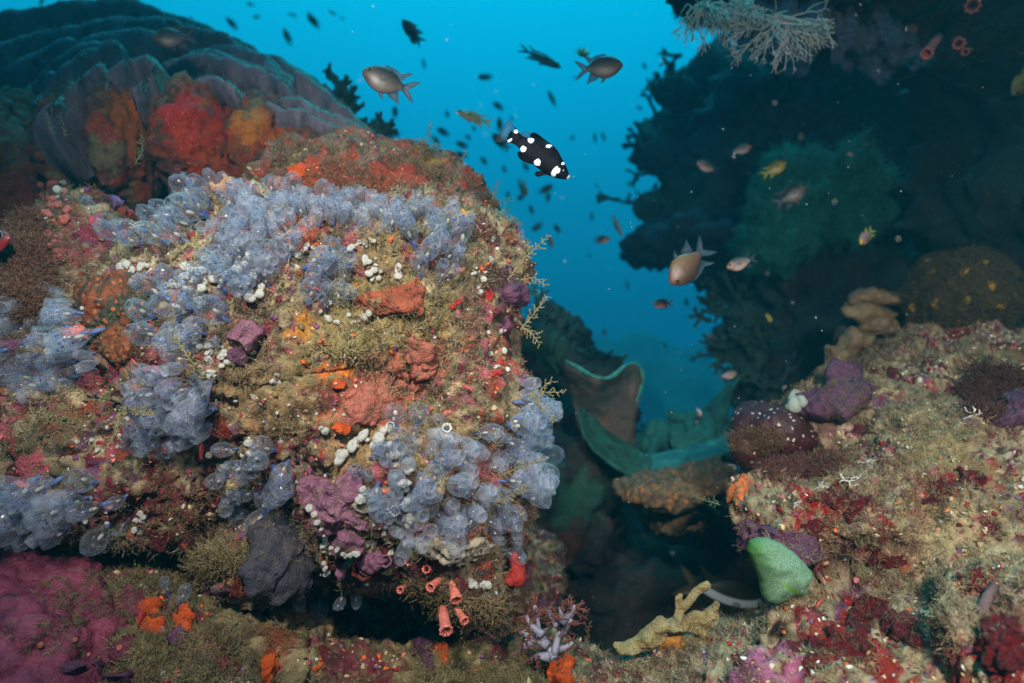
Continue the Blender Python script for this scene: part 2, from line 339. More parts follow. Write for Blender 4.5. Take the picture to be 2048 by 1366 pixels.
# ================================================================== water and the reef's large masses
M_REEF = mat_reef('reef rock'); M_FAR = mat_reef('far reef rock', speck=(.25, .3, .2))
TAN, OLV, BRN, MAR = S(148, 131, 100), S(108, 98, 70), S(78, 52, 40), S(92, 26, 34)
PNK, ORG, RST, PUR, CRM, RED = S(170, 80, 90), S(205, 85, 30), S(140, 58, 36), S(120, 75, 105), S(190, 170, 130), S(185, 30, 26)
def build_masses():
    # far slopes and sea floor
    rock('far_reef_slope', [(1180, 1010, 18, 330, 300, 4), (1480, 1060, 20, 330, 330, 4), (1320, 830, 24, 330, 130, 4), (900, 1000, 20, 400, 330, 4)], .3,
         [(.5, .6, 'n'), (1.6, .25, 'n')], [(S(60, 75, 60), 1), (S(40, 50, 45), 1)], .5, M_FAR, seed=3, kind='structure')
    rock('seabed', [(1100, 1650, 14, 2600, 500, 12)], .5, [(.7, .3, 'n')], [(S(70, 75, 60), 1), (S(60, 60, 50), 1)], .6, M_FAR, seed=4, kind='structure')
    # dark back wall with its overhang
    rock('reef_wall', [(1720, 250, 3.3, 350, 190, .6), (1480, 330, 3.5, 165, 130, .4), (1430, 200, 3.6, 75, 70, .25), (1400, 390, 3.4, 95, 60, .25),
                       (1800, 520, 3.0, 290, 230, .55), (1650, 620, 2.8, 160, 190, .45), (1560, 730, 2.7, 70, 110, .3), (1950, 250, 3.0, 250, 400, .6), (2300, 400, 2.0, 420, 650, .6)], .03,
         [(5, .12, 'n'), (10, .08, 'w'), (22, .045, 'w'), (45, .022, 'n')], [(S(30, 48, 48), 2), (S(20, 26, 32), 3), (S(44, 26, 28), 1), (S(36, 66, 66), .7)], .12, M_FAR, seed=5, patches=[(1340, 200, 60, S(56, 108, 110), .8), (1320, 290, 50, S(50, 100, 104), .8), (1420, 160, 70, S(50, 100, 104), .7), (1370, 380, 60, S(44, 90, 96), .7), (1460, 300, 80, S(36, 74, 82), .6), (1530, 560, 60, S(40, 80, 80), .6), (1590, 660, 60, S(36, 76, 70), .6), (1900, 250, 200, S(12, 14, 18), .9), (1750, 200, 130, S(16, 20, 26), .8)],  # patches paint in ambient light on the left lumps, occlusion on the right
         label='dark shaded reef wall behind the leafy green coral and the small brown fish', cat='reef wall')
    rock('overhang_rock', [(1760, -90, 1.75, 400, 150, .32), (1500, -60, 1.7, 140, 90, .2), (1950, -20, 1.8, 260, 130, .3)], .012,
         [(9, .04, 'n'), (30, .016, 'w'), (70, .006, 'n')], [(S(70, 64, 52), 3), (S(80, 55, 55), 1), (S(60, 70, 70), 1)], .03, M_REEF, seed=6,
         label='overhanging rock crusted with sea squirts and pale tufts, jutting above the dark wall', cat='rock')
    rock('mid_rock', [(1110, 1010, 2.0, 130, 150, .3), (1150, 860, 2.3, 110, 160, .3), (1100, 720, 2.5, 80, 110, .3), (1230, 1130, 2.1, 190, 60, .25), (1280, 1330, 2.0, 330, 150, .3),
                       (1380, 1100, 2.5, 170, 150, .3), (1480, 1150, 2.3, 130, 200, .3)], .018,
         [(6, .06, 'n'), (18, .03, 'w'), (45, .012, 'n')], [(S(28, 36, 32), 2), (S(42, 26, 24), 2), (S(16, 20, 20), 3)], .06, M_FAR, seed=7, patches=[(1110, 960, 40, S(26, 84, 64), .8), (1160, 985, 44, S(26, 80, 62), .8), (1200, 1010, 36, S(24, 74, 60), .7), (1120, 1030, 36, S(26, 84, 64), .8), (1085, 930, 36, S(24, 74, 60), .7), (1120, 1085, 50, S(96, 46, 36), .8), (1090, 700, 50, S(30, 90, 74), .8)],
         label='shadowed green and brown rock behind the gap between the two lit reefs', cat='rock')
    rock('orange_dotted_outcrop', [(1340, 975, 1.62, 110, 32, .12), (1420, 955, 1.58, 60, 36, .1), (1360, 1020, 1.75, 80, 40, .12)], .007,
         [(20, .014, 'n'), (70, .011, 'w'), (150, .003, 'n')], [(S(120, 95, 65), 3), (S(180, 110, 40), .25), (S(84, 76, 60), 3)], .014, M_REEF, seed=8,
         label='brown outcrop dotted orange just below the curled green plate coral', cat='rock')
    # the tall colony base with its clefts, then the brown mound in front of it
    pal = [(BRN, 4), (S(120, 66, 28), 3), (OLV, 2), (RST, 3), (S(110, 60, 60), 1)]
    rock('colony_base', [(40, 330, 1.62, 95, 150, .2), (150, 290, 1.55, 47, 120, .14), (262, 290, 1.5, 43, 130, .13), (400, 285, 1.48, 71, 125, .14), (530, 290, 1.52, 58, 110, .13), (620, 310, 1.55, 70, 60, .12),
                         (330, 350, 1.95, 420, 225, .3), (500, 280, 1.98, 230, 130, .2)], .008,
         [(7, .018, 'n'), (28, .009, 'w'), (60, .007, 'n'), (120, .004, 'n')], pal, .05, M_REEF, seed=9,
         patches=[(265, 215, 55, S(190, 95, 14), .95), (270, 270, 45, S(150, 82, 14), .8), (372, 235, 62, S(168, 30, 18), 1), (440, 225, 45, S(160, 36, 22), 1), (400, 290, 60, S(170, 50, 22), .9),
                  (430, 330, 40, S(150, 60, 25), .8), (500, 250, 40, S(180, 105, 20), .8), (550, 255, 45, S(165, 80, 25), .8), (150, 240, 40, S(150, 135, 110), .5), (40, 290, 60, S(110, 100, 85), .7), (30, 390, 55, S(125, 60, 22), .8)],
         label='orange and red crusted columns split by dark clefts under the ridged coral', cat='coral base')
    rock('brown_mound', [(760, 440, 1.32, 215, 150, .2), (640, 400, 1.36, 120, 100, .15), (890, 470, 1.3, 92, 120, .14)], .007,
         [(9, .03, 'n'), (40, .01, 'w'), (70, .006, 'n')], [(S(110, 88, 62), 3), (BRN, 2), (S(125, 90, 80), 2), (RST, 2), (OLV, 2)], .03, M_REEF, seed=10,
         patches=[(610, 340, 55, S(150, 58, 28), .9), (660, 345, 50, S(146, 56, 28), .85), (790, 350, 50, S(140, 54, 30), .85), (850, 370, 40, S(136, 54, 30), .7), (700, 380, 55, S(120, 48, 30), .8), (860, 320, 28, S(165, 120, 30), .7), (560, 360, 30, S(190, 140, 130), .8)],
         label='domed brown mound with rust orange patches behind the row of squirts', cat='rock')
    pal = [(TAN, 5), (OLV, 4), (BRN, 3), (MAR, 2), (PNK, 1.8), (RST, 1.4), (PUR, 1.4), (CRM, 1.8), (ORG, .25), (S(120, 30, 50), .8)]
    B = S(196, 92, 62)
    rock('reef_boulder', [(600, 680, 1.24, 420, 285, .30), (830, 930, 1.2, 230, 235, .28), (850, 650, 1.22, 195, 255, .25), (190, 640, 1.3, 150, 240, .26), (330, 880, 1.24, 300, 190, .27), (690, 820, 1.22, 340, 190, .29), (935, 790, 1.2, 125, 170, .24), (60, 980, 1.2, 230, 95, .24),
                          (110, 830, 1.3, 190, 170, .24), (700, 1150, 1.62, 420, 170, .25), (0, 1000, 1.6, 300, 330, .25), (560, 1100, 1.14, 100, 95, .16), (930, 1110, 1.12, 100, 85, .13)], .0058,
         [(6, .022, 'n'), (16, .014, 'n'), (38, .012, 'w'), (80, .006, 'n'), (150, .003, 'n')], pal, .03, M_REEF, seed=11,
         patches=[(720, 650, 130, S(150, 134, 78), .85), (830, 640, 90, S(152, 134, 80), .85), (640, 720, 90, S(146, 128, 80), .7), (780, 800, 75, S(180, 94, 70), .85), (850, 720, 50, S(172, 96, 76), .8), (720, 800, 60, S(176, 90, 68), .8), (760, 730, 40, S(168, 100, 78), .7),
                  (600, 660, 30, S(200, 130, 40), .8), (650, 745, 25, S(220, 110, 30), .9), (640, 790, 35, S(90, 26, 22), .8), (690, 740, 20, S(220, 120, 30), .9), (430, 870, 40, S(150, 22, 20), .95), (420, 940, 30, S(130, 24, 24), .8), (330, 1010, 80, S(95, 26, 30), .85), (450, 1010, 60, S(90, 24, 26), .8),
                  (250, 1000, 55, S(100, 30, 34), .7), (130, 500, 60, S(160, 62, 70), .7), (200, 480, 45, S(140, 46, 66), .8), (110, 420, 50, S(120, 70, 55), .7), (280, 380, 60, S(120, 92, 62), .6), (620, 450, 50, S(170, 72, 36), .8), (600, 470, 40, S(190, 84, 40), .8), (760, 500, 70, S(150, 128, 84), .8),
                  (950, 640, 50, S(140, 90, 70), .7), (940, 560, 60, S(128, 112, 74), .7), (1000, 700, 50, S(165, 90, 60), .6), (350, 770, 70, S(150, 92, 60), .6), (500, 760, 60, S(140, 118, 76), .7), (520, 840, 70, S(158, 128, 84), .7), (700, 900, 60, S(176, 140, 92), .7), (850, 870, 80, S(170, 142, 92), .6), (120, 840, 60, S(110, 96, 62), .6)],
         label='large boulder crowded with sea squirts, sponges and turf, facing the open water', cat='boulder')
    pal2 = [(S(128, 116, 78), 5), (OLV, 4), (S(100, 84, 56), 3), (MAR, 1.5), (S(130, 60, 66), 1.5), (BRN, 2), (S(160, 140, 100), 1)]
    rock('lower_ledge', [(110, 1330, 1.06, 330, 205, .26), (420, 1385, 1.05, 250, 185, .24), (760, 1470, 1.04, 420, 165, .2), (1120, 1440, 1.05, 200, 130, .2), (400, 1240, 1.32, 300, 90, .12)], .0062,
         [(7, .03, 'n'), (18, .016, 'n'), (40, .01, 'w'), (90, .005, 'n')], pal2, .03, M_REEF, seed=12,
         patches=[(700, 1330, 60, S(110, 26, 44), .8), (780, 1340, 50, S(100, 28, 40), .7), (560, 1290, 40, S(150, 74, 40), .6), (520, 1180, 60, S(110, 108, 62), .6)],
         label='low turf covered ledge along the bottom under the big boulder', cat='rock')
    pal3 = [(S(162, 144, 108), 6), (S(128, 114, 84), 4), (S(184, 162, 126), 3), (MAR, 2.2), (S(110, 22, 22), 1.6), (BRN, 1.2), (PNK, 1.4), (S(190, 160, 140), 1.2), (PUR, .5)]
    DR = S(150, 14, 14)
    rock('sloping_rock', [(2000, 1080, 1.18, 430, 300, .30), (1640, 1010, 1.14, 190, 105, .18), (1560, 1060, 1.1, 110, 80, .14), (1760, 900, 1.28, 210, 120, .22), (1960, 800, 1.42, 260, 150, .25), (1800, 1400, .92, 480, 210, .2), (1450, 1400, .98, 260, 110, .15),
                          (2080, 1330, .8, 230, 190, .16), (1200, 1420, 1.02, 160, 90, .14), (1690, 1180, 1.15, 130, 120, .16), (1880, 1180, 1.08, 240, 150, .2), (1725, 1225, 1.0, 160, 90, .14)], .0058,
         [(6, .03, 'n'), (15, .018, 'n'), (40, .010, 'w'), (85, .006, 'n'), (160, .003, 'n')], pal3, .024, M_REEF, seed=13,
         patches=[(1640, 1000, 34, DR, 1), (1690, 1010, 34, DR, 1), (1740, 1005, 30, DR, 1), (1610, 1035, 30, DR, .9), (1770, 1060, 34, DR, .9), (1660, 1060, 26, DR, .9), (1880, 985, 50, DR, .95), (1960, 960, 40, DR, .9), (1820, 1120, 36, DR, .8), (1740, 1100, 26, DR, .8),
                  (1730, 1230, 44, S(165, 14, 14), 1), (1690, 1290, 52, S(160, 12, 12), 1), (1800, 1260, 40, S(170, 16, 14), 1), (1650, 1270, 40, DR, .9), (1760, 1330, 50, DR, .9), (1960, 1180, 40, DR, .8), (2020, 1290, 80, S(140, 8, 10), 1), (2010, 1200, 40, DR, .8), (1910, 1320, 50, DR, .7), (1560, 1190, 40, S(120, 24, 36), .7),
                  (1850, 830, 60, S(150, 140, 100), .8), (1950, 820, 80, S(156, 144, 104), .8), (1900, 900, 80, S(150, 136, 92), .7), (1920, 1090, 90, S(196, 176, 130), .8), (1850, 1060, 50, S(186, 160, 116), .7), (1530, 1320, 60, S(190, 110, 140), .8), (1490, 1340, 40, S(180, 96, 130), .8),
                  (1450, 1000, 26, S(205, 96, 40), .9), (1480, 965, 24, S(200, 90, 40), .9), (1490, 1040, 18, S(200, 120, 30), .9), (1380, 1290, 40, S(150, 124, 70), .7), (1550, 905, 60, S(96, 46, 40), .7), (1640, 860, 40, S(120, 60, 76), .6), (1720, 750, 50, S(96, 40, 48), .6), (1980, 720, 60, S(120, 105, 70), .7)],
         label='sloping sunlit rock of tan turf and dark red crusts holding the green lump', cat='rock')
build_masses()
# haze: the water itself
def build_haze():
    bm = bmesh.new(); bmesh.ops.create_cube(bm, size=1); me = bpy.data.meshes.new('haze'); bm.to_mesh(me); bm.free()
    o = bpy.data.objects.new('haze', me); COL.objects.link(o); o.scale = (60, 35, 23); o.location = (0, 16.4, -6.5)
    m = bpy.data.materials.new('water haze'); m.use_nodes = True; n = m.node_tree.nodes; n.clear()
    ou = n.new('ShaderNodeOutputMaterial'); v = n.new('ShaderNodeVolumePrincipled'); m.node_tree.links.new(v.outputs[0], ou.inputs['Volume'])
    v.inputs['Color'].default_value = (.1, .78, .95, 1); v.inputs['Density'].default_value = .025; v.inputs['Anisotropy'].default_value = .35
    me.materials.append(m); tag(o, 'clear blue sea water filling the whole scene', 'water haze', kind='stuff')
build_haze()
# ================================================================== the ridged colony: ruffled plates over the columns
def build_ridged_coral():
    m, N_, L_, bs = nodes('ridged coral'); g = N_.new('ShaderNodeAttribute'); g.attribute_name = 'Col'
    tc = N_.new('ShaderNodeTexCoord').outputs['Object']; n = nz(N_, L_, tc, 150, 3, .7); n2 = nz(N_, L_, tc, 25, 3, .6)
    c = mixc(N_, L_, rng(N_, L_, n2, .4, .65, 0, .5), g.outputs['Color'], S(120, 112, 122)); c = mixc(N_, L_, 1, c, mixc(N_, L_, n, (.5, .5, .5), (1.4, 1.4, 1.4)), 'MULTIPLY')
    L_.new(c, bs.inputs['Base Color']); bs.inputs['Roughness'].default_value = .9; bs.inputs['Specular IOR Level'].default_value = .1; bump(N_, L_, bs, n, .8, .004)
    root = bpy.data.objects.new('ridged_coral', None); COL.objects.link(root); root.location = P(330, 250, 1.6)
    tag(root, 'big teal and grey ridged coral with stacked ruffled plates, arching over the orange columns', 'coral')
    plates = [  # rim in photo pixels with depth, drop of the face in pixels
        ([(-60, 70), (0, 42), (100, 20), (200, 10), (262, 10), (325, 26)], 1.86, 46), ([(310, 30), (400, 52), (470, 88), (520, 112)], 1.86, 40),
        ([(500, 120), (560, 130), (620, 165), (680, 230), (700, 250)], 1.84, 60), ([(-40, 120), (30, 92), (100, 70), (170, 56), (260, 46), (335, 46)], 1.78, 44),
        ([(325, 52), (400, 64), (450, 78), (490, 105), (560, 140)], 1.76, 44), ([(90, 135), (150, 100), (215, 82), (275, 70), (330, 78)], 1.7, 48),
        ([(-40, 190), (10, 160), (60, 128), (115, 96), (150, 84)], 1.72, 50), ([(370, 118), (430, 116), (480, 132), (540, 150), (600, 190), (640, 220)], 1.68, 56),
        ([(70, 225), (110, 180), (125, 148), (165, 118), (215, 110)], 1.58, 62), ([(-60, 265), (0, 222), (50, 200), (90, 170), (110, 150)], 1.62, 58), ([(-50, 330), (10, 268), (60, 246), (100, 205)], 1.57, 54),
        ([(214, 178), (226, 140), (262, 124), (306, 124), (318, 138), (300, 165), (262, 190)], 1.42, 44), ([(330, 130), (365, 122), (395, 116), (440, 124), (500, 136), (560, 166), (590, 196)], 1.56, 44),
        ([(338, 172), (372, 180), (400, 164), (430, 160), (470, 176), (480, 190)], 1.42, 34), ([(480, 188), (510, 196), (540, 218), (575, 232), (600, 222), (635, 236)], 1.46, 34),
        ([(560, 200), (605, 206), (640, 226), (690, 246), (735, 268), (775, 300)], 1.5, 44), ([(590, 150), (650, 192), (705, 240), (768, 292)], 1.62, 56), ([(660, 236), (715, 258), (760, 282), (800, 312)], 1.5, 44), ([(60, 190), (110, 140), (170, 100), (240, 92)], 1.64, 50), ([(420, 100), (500, 112), (560, 150), (620, 196), (660, 236)], 1.74, 50), ([(560, 240), (620, 240), (680, 262), (740, 290)], 1.46, 36), ([(-40, 300), (20, 250), (70, 215), (120, 170)], 1.6, 50), ([(70, 262), (105, 232), (150, 184), (190, 150), (207, 134)], 1.43, 66)]
    top, face = np.array(S(72, 160, 150)), np.array(S(98, 90, 100))  # teal light from above is put into the colour of the green polyp tops
    for k, (pts, d, drop) in enumerate(plates):
        p = np.array(pts, float); t = np.r_[0, np.cumsum(np.linalg.norm(np.diff(p, axis=0), axis=1))]; n = max(24, int(t[-1]/2.4)); u = np.linspace(0, t[-1], n)
        x = np.interp(u, t, p[:, 0]); y = np.interp(u, t, p[:, 1])
        ker = np.ones(11)/11; x[5:-5] = np.convolve(x, ker, 'valid'); y[5:-5] = np.convolve(y, ker, 'valid')
        y = y+2*np.sin(u/19+k)+1.2*np.sin(u/8+2*k); dd = d+.03*np.sin(u/34+k)+.012*np.sin(u/12)
        px = PXM(d); w = drop*(1.05 if d > 1.6 else .8)*px*(.9+.12*np.sin(u/37+k*2)); end = np.clip(np.minimum(u, t[-1]-u)/14, .12, 1)**.5
        # section from the hidden back over the rounded lip and down the ribbed face: (toward camera, up)
        sec = [(-4.6, -1.3), (-3.0, -.3), (-1.6, .02), (-.9, .17), (-.3, .27), (.15, .24), (.5, .1), (.66, -.14), (.62, -.42), (.4, -.75), (.1, -1.05), (-.6, -1.35), (-2.5, -2.2)]
        rib = 1+.0*u; V = []; C = []
        for i in range(n):
            for j, (a, b) in enumerate(sec):
                r = (.06*math.sin(u[i]*1.25) if 2 < j < 10 else 0)+.02*(random.random()-.5); s = w[i]*end[i]
                q = P(x[i], y[i], dd[i]); V.append((q.x, q.y-(a+r)*s*.62, q.z+(b+r*.6)*s))
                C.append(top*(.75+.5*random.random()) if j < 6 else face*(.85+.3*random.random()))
        ns = len(sec); F = [[i*ns+j, (i+1)*ns+j, (i+1)*ns+j+1, i*ns+j+1] for i in range(n-1) for j in range(ns-1)]
        F += [[i*ns+ns-1, (i+1)*ns+ns-1, (i+1)*ns, i*ns] for i in range(n-1)]; F += [list(range(ns)), [(n-1)*ns+j for j in range(ns)][::-1]]
        V = np.array(V); V = V+.004*np.stack([fbm(V*26, 3, k+j) for j in range(3)], 1)+.0018*np.stack([fbm(V*95, 2, k+j+5) for j in range(3)], 1); o = mk('ruffled_plate', V-np.array(root.location), F, m, parent=root, cols=np.array(C))
        # fuzzy polyps standing along the top of the lip
        pv = []; pc = []; base = []
        for i in range(n):
            for j in range(6):
                a = random.uniform(-2.2, .25); b = .24 if a > -.5 else .24-.19*(-.5-a)
                s = w[i]*end[i]; q = P(x[i], y[i], dd[i]); base.append((q.x, q.y-a*s*.62, q.z+b*s))
        base = np.array(base)-np.array(root.location); nb = len(base)
        h = RNG.uniform(.003, .009, nb); lean = RNG.normal(0, .5, (nb, 2)); tip = base+np.stack([lean[:, 0]*h-.3*h, lean[:, 1]*h-.2*h, h], 1)
        r = .0011; tv = np.stack([base+[-r, 0, -.002], base+[r, -r, -.002], base+[r*.3, r, -.002], tip], 1).reshape(-1, 3)
        tf = (np.array([[0, 1, 3], [1, 2, 3], [2, 0, 3]])[None]+4*np.arange(nb)[:, None, None]).reshape(-1, 3)
        f = mk('polyp_fringe', tv, tf, m, parent=o, cols=np.repeat(top*RNG.uniform(.7, 1.9, (nb, 1)), 4, 0)); tag(f, kind='stuff')
build_ridged_coral()
# ================================================================== crusts, sponges and lumps on the big boulder
M_ORG = mat_flesh('orange sponge', S(214, 88, 16), S(190, 66, 12), 90, .003, .7, spots=((.35, .08, .01), 240, .32))
M_PURP = mat_flesh('mauve sponge', S(140, 92, 108), S(118, 70, 92), 45, .003, .6)
M_PURD = mat_flesh('purple sponge', S(100, 56, 76), S(76, 42, 64), 45, .003, .6)
M_GREY = mat_flesh('grey sponge', S(72, 68, 74), S(52, 48, 56), 60, .003, .7, spots=(S(30, 28, 34), 70, .16))
M_BEIGE = mat_flesh('beige comb sponge', S(178, 164, 142), S(150, 136, 112), 60, .003, .7, spots=(S(80, 66, 48), 75, .3))
M_PEACH = mat_flesh('peach sponge', S(214, 156, 104), S(196, 130, 80), 60, .002, .7, spots=(S(170, 100, 60), 160, .2))
M_PINKS = mat_flesh('salmon pink sponge', S(236, 120, 104), S(220, 96, 84), 60, .002, .6)
M_PINKM = mat_flesh('dull rose crust', S(140, 54, 74), S(112, 38, 60), 30, .003, .55, spots=None)
M_LILAC = mat_flesh('lilac sheet', S(128, 100, 140), S(104, 84, 128), 40, .002, .5)
M_RED = mat_flesh('red sponge', S(190, 34, 24), S(150, 22, 16), 60, .003, .5)
M_DRED = mat_flesh('dark red crust', S(122, 11, 12), S(64, 8, 10), 110, .005, .4, spec=.5)
M_RUST = mat_flesh('rust sponge', S(156, 78, 48), S(128, 58, 38), 50, .003, .7, spots=(S(90, 30, 14), 60, .16))
M_TERRA = mat_flesh('terracotta crust', S(176, 100, 82), S(150, 80, 62), 60, .003, .75)
M_YEL = mat_flesh('yellow sponge', S(205, 160, 24), S(190, 130, 20), 60, .003, .6)
M_WHT = mat_flesh('chalk white', S(238, 236, 224), S(220, 216, 200), 120, .0012, .5, sss=.15, spots=(S(180, 172, 150), 420, .22))
M_MOTT = None
def mat_mottled():
    m, N_, L_, bs = nodes('mottled orange and green sponge'); tc = N_.new('ShaderNodeTexCoord').outputs['Object']
    n1 = nz(N_, L_, tc, 22, 4, .6); n2 = nz(N_, L_, tc, 90, 4, .6); v = N_.new('ShaderNodeTexVoronoi'); v.inputs['Scale'].default_value = 85; L_.new(tc, v.inputs['Vector'])
    c = mixc(N_, L_, rng(N_, L_, n1, .44, .56, 0, 1), S(120, 58, 22), S(40, 52, 36)); c = mixc(N_, L_, rng(N_, L_, n2, .45, .65, 0, .7), c, S(64, 42, 18))
    c = mixc(N_, L_, rng(N_, L_, v.outputs['Distance'], .22, .3, .9, 0), c, S(165, 88, 38)); L_.new(c, bs.inputs['Base Color']); bs.inputs['Roughness'].default_value = .75
    bump(N_, L_, bs, n2, .9, .006); return m
def build_crusts():
    B = ('reef_boulder',)
    crust('mottled_sponge', [(160, 575), (200, 555), (260, 548), (310, 560), (318, 590), (300, 640), (296, 680), (268, 715), (240, 738), (215, 720), (200, 680), (175, 640), (155, 610)], .014, mat_mottled(),
          'flat mottled orange and dark green sponge hanging beside the salmon pink sponge', 'sponge', B, lump=.006, lumpsc=55)
    crust('grey_sponge', [(500, 1075), (520, 1050), (560, 1040), (600, 1048), (622, 1075), (628, 1120), (615, 1160), (580, 1180), (540, 1190), (505, 1180), (488, 1140), (495, 1100)], .03, M_GREY,
          'dark grey folded sponge with small pores under the boulder', 'sponge', B, fold=.014, lumpsc=16)
    crust('mauve_sponge', [(598, 955), (620, 940), (655, 950), (670, 965), (700, 950), (735, 945), (725, 985), (712, 1000), (715, 1030), (735, 1040), (745, 1058), (700, 1062), (650, 1068), (630, 1055), (640, 1035), (610, 1010), (592, 985)], .018, M_PURP,
          'broad mauve sheet sponge with ruffled edges beside the beige comb sponge', 'sponge', B, fold=.012, lumpsc=22)
    crust('beige_comb_sponge', [(830, 1080), (870, 1068), (920, 1080), (960, 1070), (985, 1085), (965, 1115), (930, 1125), (880, 1118), (840, 1105)], .016, M_BEIGE,
          'beige honeycombed sponge below the largest clump of sea squirts', 'sponge', B, holes=(62, .016, .42), lumpsc=50)
    crust('beige_comb_sponge', ellpoly(735, 1005, 32, 22), .012, M_BEIGE, 'small beige honeycombed patch tucked against the mauve sheet sponge', 'sponge', B, holes=(70, .013, .42))
    crust('beige_comb_sponge', [(640, 1080), (690, 1075), (750, 1080), (755, 1095), (720, 1110), (660, 1105), (640, 1100)], .012, M_BEIGE, 'narrow beige honeycombed strip above the red rimmed tube', 'sponge', B, holes=(70, .013, .42))
    crust('mauve_lump', ellpoly(695, 1080, 34, 20), .024, M_PURP, 'rounded mauve sponge lump on the narrow beige strip', 'sponge', B, fold=.008, lumpsc=25)
    crust('mauve_lump', ellpoly(745, 1120, 30, 24), .022, M_PURP, 'mauve lump joined to the red rimmed tube at the boulder base', 'sponge', B, fold=.008, lumpsc=25)
    crust('mauve_lump', ellpoly(683, 1140, 15, 15), .02, M_PURP, 'small pinkish mauve ball under the narrow beige strip', 'sponge', B)
    crust('mauve_lump', ellpoly(490, 675, 42, 34), .026, M_PURP, 'knobbly mauve lump beside the white bead cluster above the pale rubble', 'sponge', B, lump=.012, lumpsc=28)
    crust('mauve_lump', ellpoly(475, 715, 22, 18), .016, M_PURD, 'darker mauve lobe hanging under the knobbly mauve lump', 'sponge', B)
    crust('mauve_lump', ellpoly(1020, 590, 26, 24), .024, M_PURD, 'dull purple lump on the edge facing the open water', 'sponge', B, lump=.01)
    crust('pink_sheet_sponge', [(285, 735), (315, 730), (330, 745), (370, 735), (368, 760), (345, 780), (320, 800), (300, 795), (310, 770), (300, 755)], .012, mat_flesh('pink sheet sponge', S(150, 92, 118), S(128, 76, 104), 50, .003, .5),
          'dusty pink sheet sponge half hidden by a clump of sea squirts', 'sponge', B, fold=.008)
    crust('peach_sponge', [(420, 375), (425, 360), (445, 352), (470, 355), (482, 372), (478, 388), (450, 392), (425, 390)], .018, M_PEACH, 'smooth peach coloured sponge on top of the boulder', 'sponge', B)
    crust('peach_sponge', ellpoly(362, 378, 14, 9), .008, M_PEACH, 'small flat peach patch next to the larger peach sponge', 'sponge', B)
    crust('salmon_sponge', [(132, 655), (145, 640), (165, 645), (180, 655), (188, 670), (175, 685), (150, 680), (135, 668)], .022, M_PINKS, 'bright salmon pink sponge shaped like a mitten', 'sponge', B, lump=.01, lumpsc=45)
    crust('purple_lobe', ellpoly(160, 628, 13, 18), .018, M_PURD, 'small dusky purple lobe above the mitten shaped sponge', 'sponge', B)
    crust('salmon_strip', [(20, 962), (40, 955), (55, 962), (80, 978), (85, 990), (70, 985), (50, 972), (30, 972)], .01, M_PINKS, 'thin arched salmon pink strip above a clump of squirts', 'sponge', B)
    crust('lilac_sheet', [(210, 400), (240, 385), (270, 350), (292, 345), (300, 370), (302, 400), (285, 415), (250, 412), (225, 420)], .016, M_LILAC, 'lilac blue folded sheet at the boulder top', 'sheet sponge', B, fold=.014, lumpsc=26)
    crust('orange_sponge', [(700, 595), (740, 585), (790, 572), (830, 560), (856, 580), (850, 625), (800, 630), (750, 632), (715, 620)], .008, M_RUST, 'rust orange sheet sponge with dark pores in the hollow under the squirts', 'sponge', B, fold=.008)
    crust('orange_sponge', ellpoly(592, 497, 18, 9), .01, M_ORG, 'bright orange slip beside the small white coils', 'sponge', B)
    crust('terracotta_crust', [(690, 790), (730, 770), (770, 780), (790, 800), (780, 830), (740, 850), (700, 840), (682, 815)], .007, M_TERRA, 'terracotta crust just above the largest clump of sea squirts', 'crust', B, lump=.003, lumpsc=90)
    crust('terracotta_crust', ellpoly(842, 718, 30, 40, irr=.3), .012, M_TERRA, 'bubbly terracotta crust on the turf in the boulder middle', 'crust', B, lump=.01, lumpsc=65)
    crust('terracotta_crust', ellpoly(815, 765, 30, 26, irr=.3), .01, M_TERRA, 'bubbly terracotta crust below another one like it', 'crust', B, lump=.01, lumpsc=65)
    crust('orange_tuft_sponge', ellpoly(676, 762, 16, 12), .012, M_ORG, 'small orange sponge tuft near the dark hole', 'sponge', B, lump=.008)
    crust('orange_tuft_sponge', ellpoly(686, 850, 15, 10), .012, M_ORG, 'small orange sponge tuft above the mauve sheet', 'sponge', B, lump=.008)
    crust('yellow_sponge', ellpoly(922, 437, 15, 18, irr=.4), .014, M_YEL, 'small bright yellow sponge at the edge of the row of squirts', 'sponge', B, lump=.01)
    for (x, y, rx, ry, l) in [(908, 612, 11, 12, 'red sponge scrap standing alone near the pale turf'), (972, 590, 9, 18, 'upright red sponge scrap near the purple edge lump'), (1003, 727, 12, 7, 'small red cap on the boulder edge'), (992, 748, 14, 9, 'flat red scrap under the small red cap'), (415, 860, 24, 20, 'dark glossy red crust beside the red goby'), (425, 905, 34, 14, 'dark red crust under the red goby'), (320, 1075, 30, 20, 'maroon crust on the dark boulder foot')]:
        crust('red_sponge', ellpoly(x, y, rx, ry, irr=.3), .008, M_DRED if 'dark' in l or 'maroon' in l else M_RED, l, 'sponge', B, lump=.004, lumpsc=80)
    crust('orange_tuft_sponge', ellpoly(600, 345, 20, 14), .012, M_ORG, 'orange knob between pink rock and the blue squirts', 'sponge', ('brown_mound', 'colony_base', 'reef_boulder'), lump=.006)
    # lower ledge
    D = ('lower_ledge',)
    poly = [(-60, 1085), (60, 1090), (150, 1105), (220, 1130), (250, 1180), (275, 1260), (268, 1300), (220, 1330), (170, 1400), (60, 1420), (-60, 1420)]; el = []
    for _ in range(900):
        x, y = random.uniform(-60, 280), random.uniform(1080, 1420)
        if len(el) > 120 or not inside(poly, np.array([x]), np.array([y]))[0]: continue
        h = hit(x, y, D)
        if h: r = random.uniform(20, 46)*PXM(h[0].y); el.append((ICO[3][0]*[1, 1, .8]*r@basis(np.array(h[1])+[.1, -.2, .2]).T+np.array(h[0])-np.array(h[1])*r*.12, ICO[3][1]))
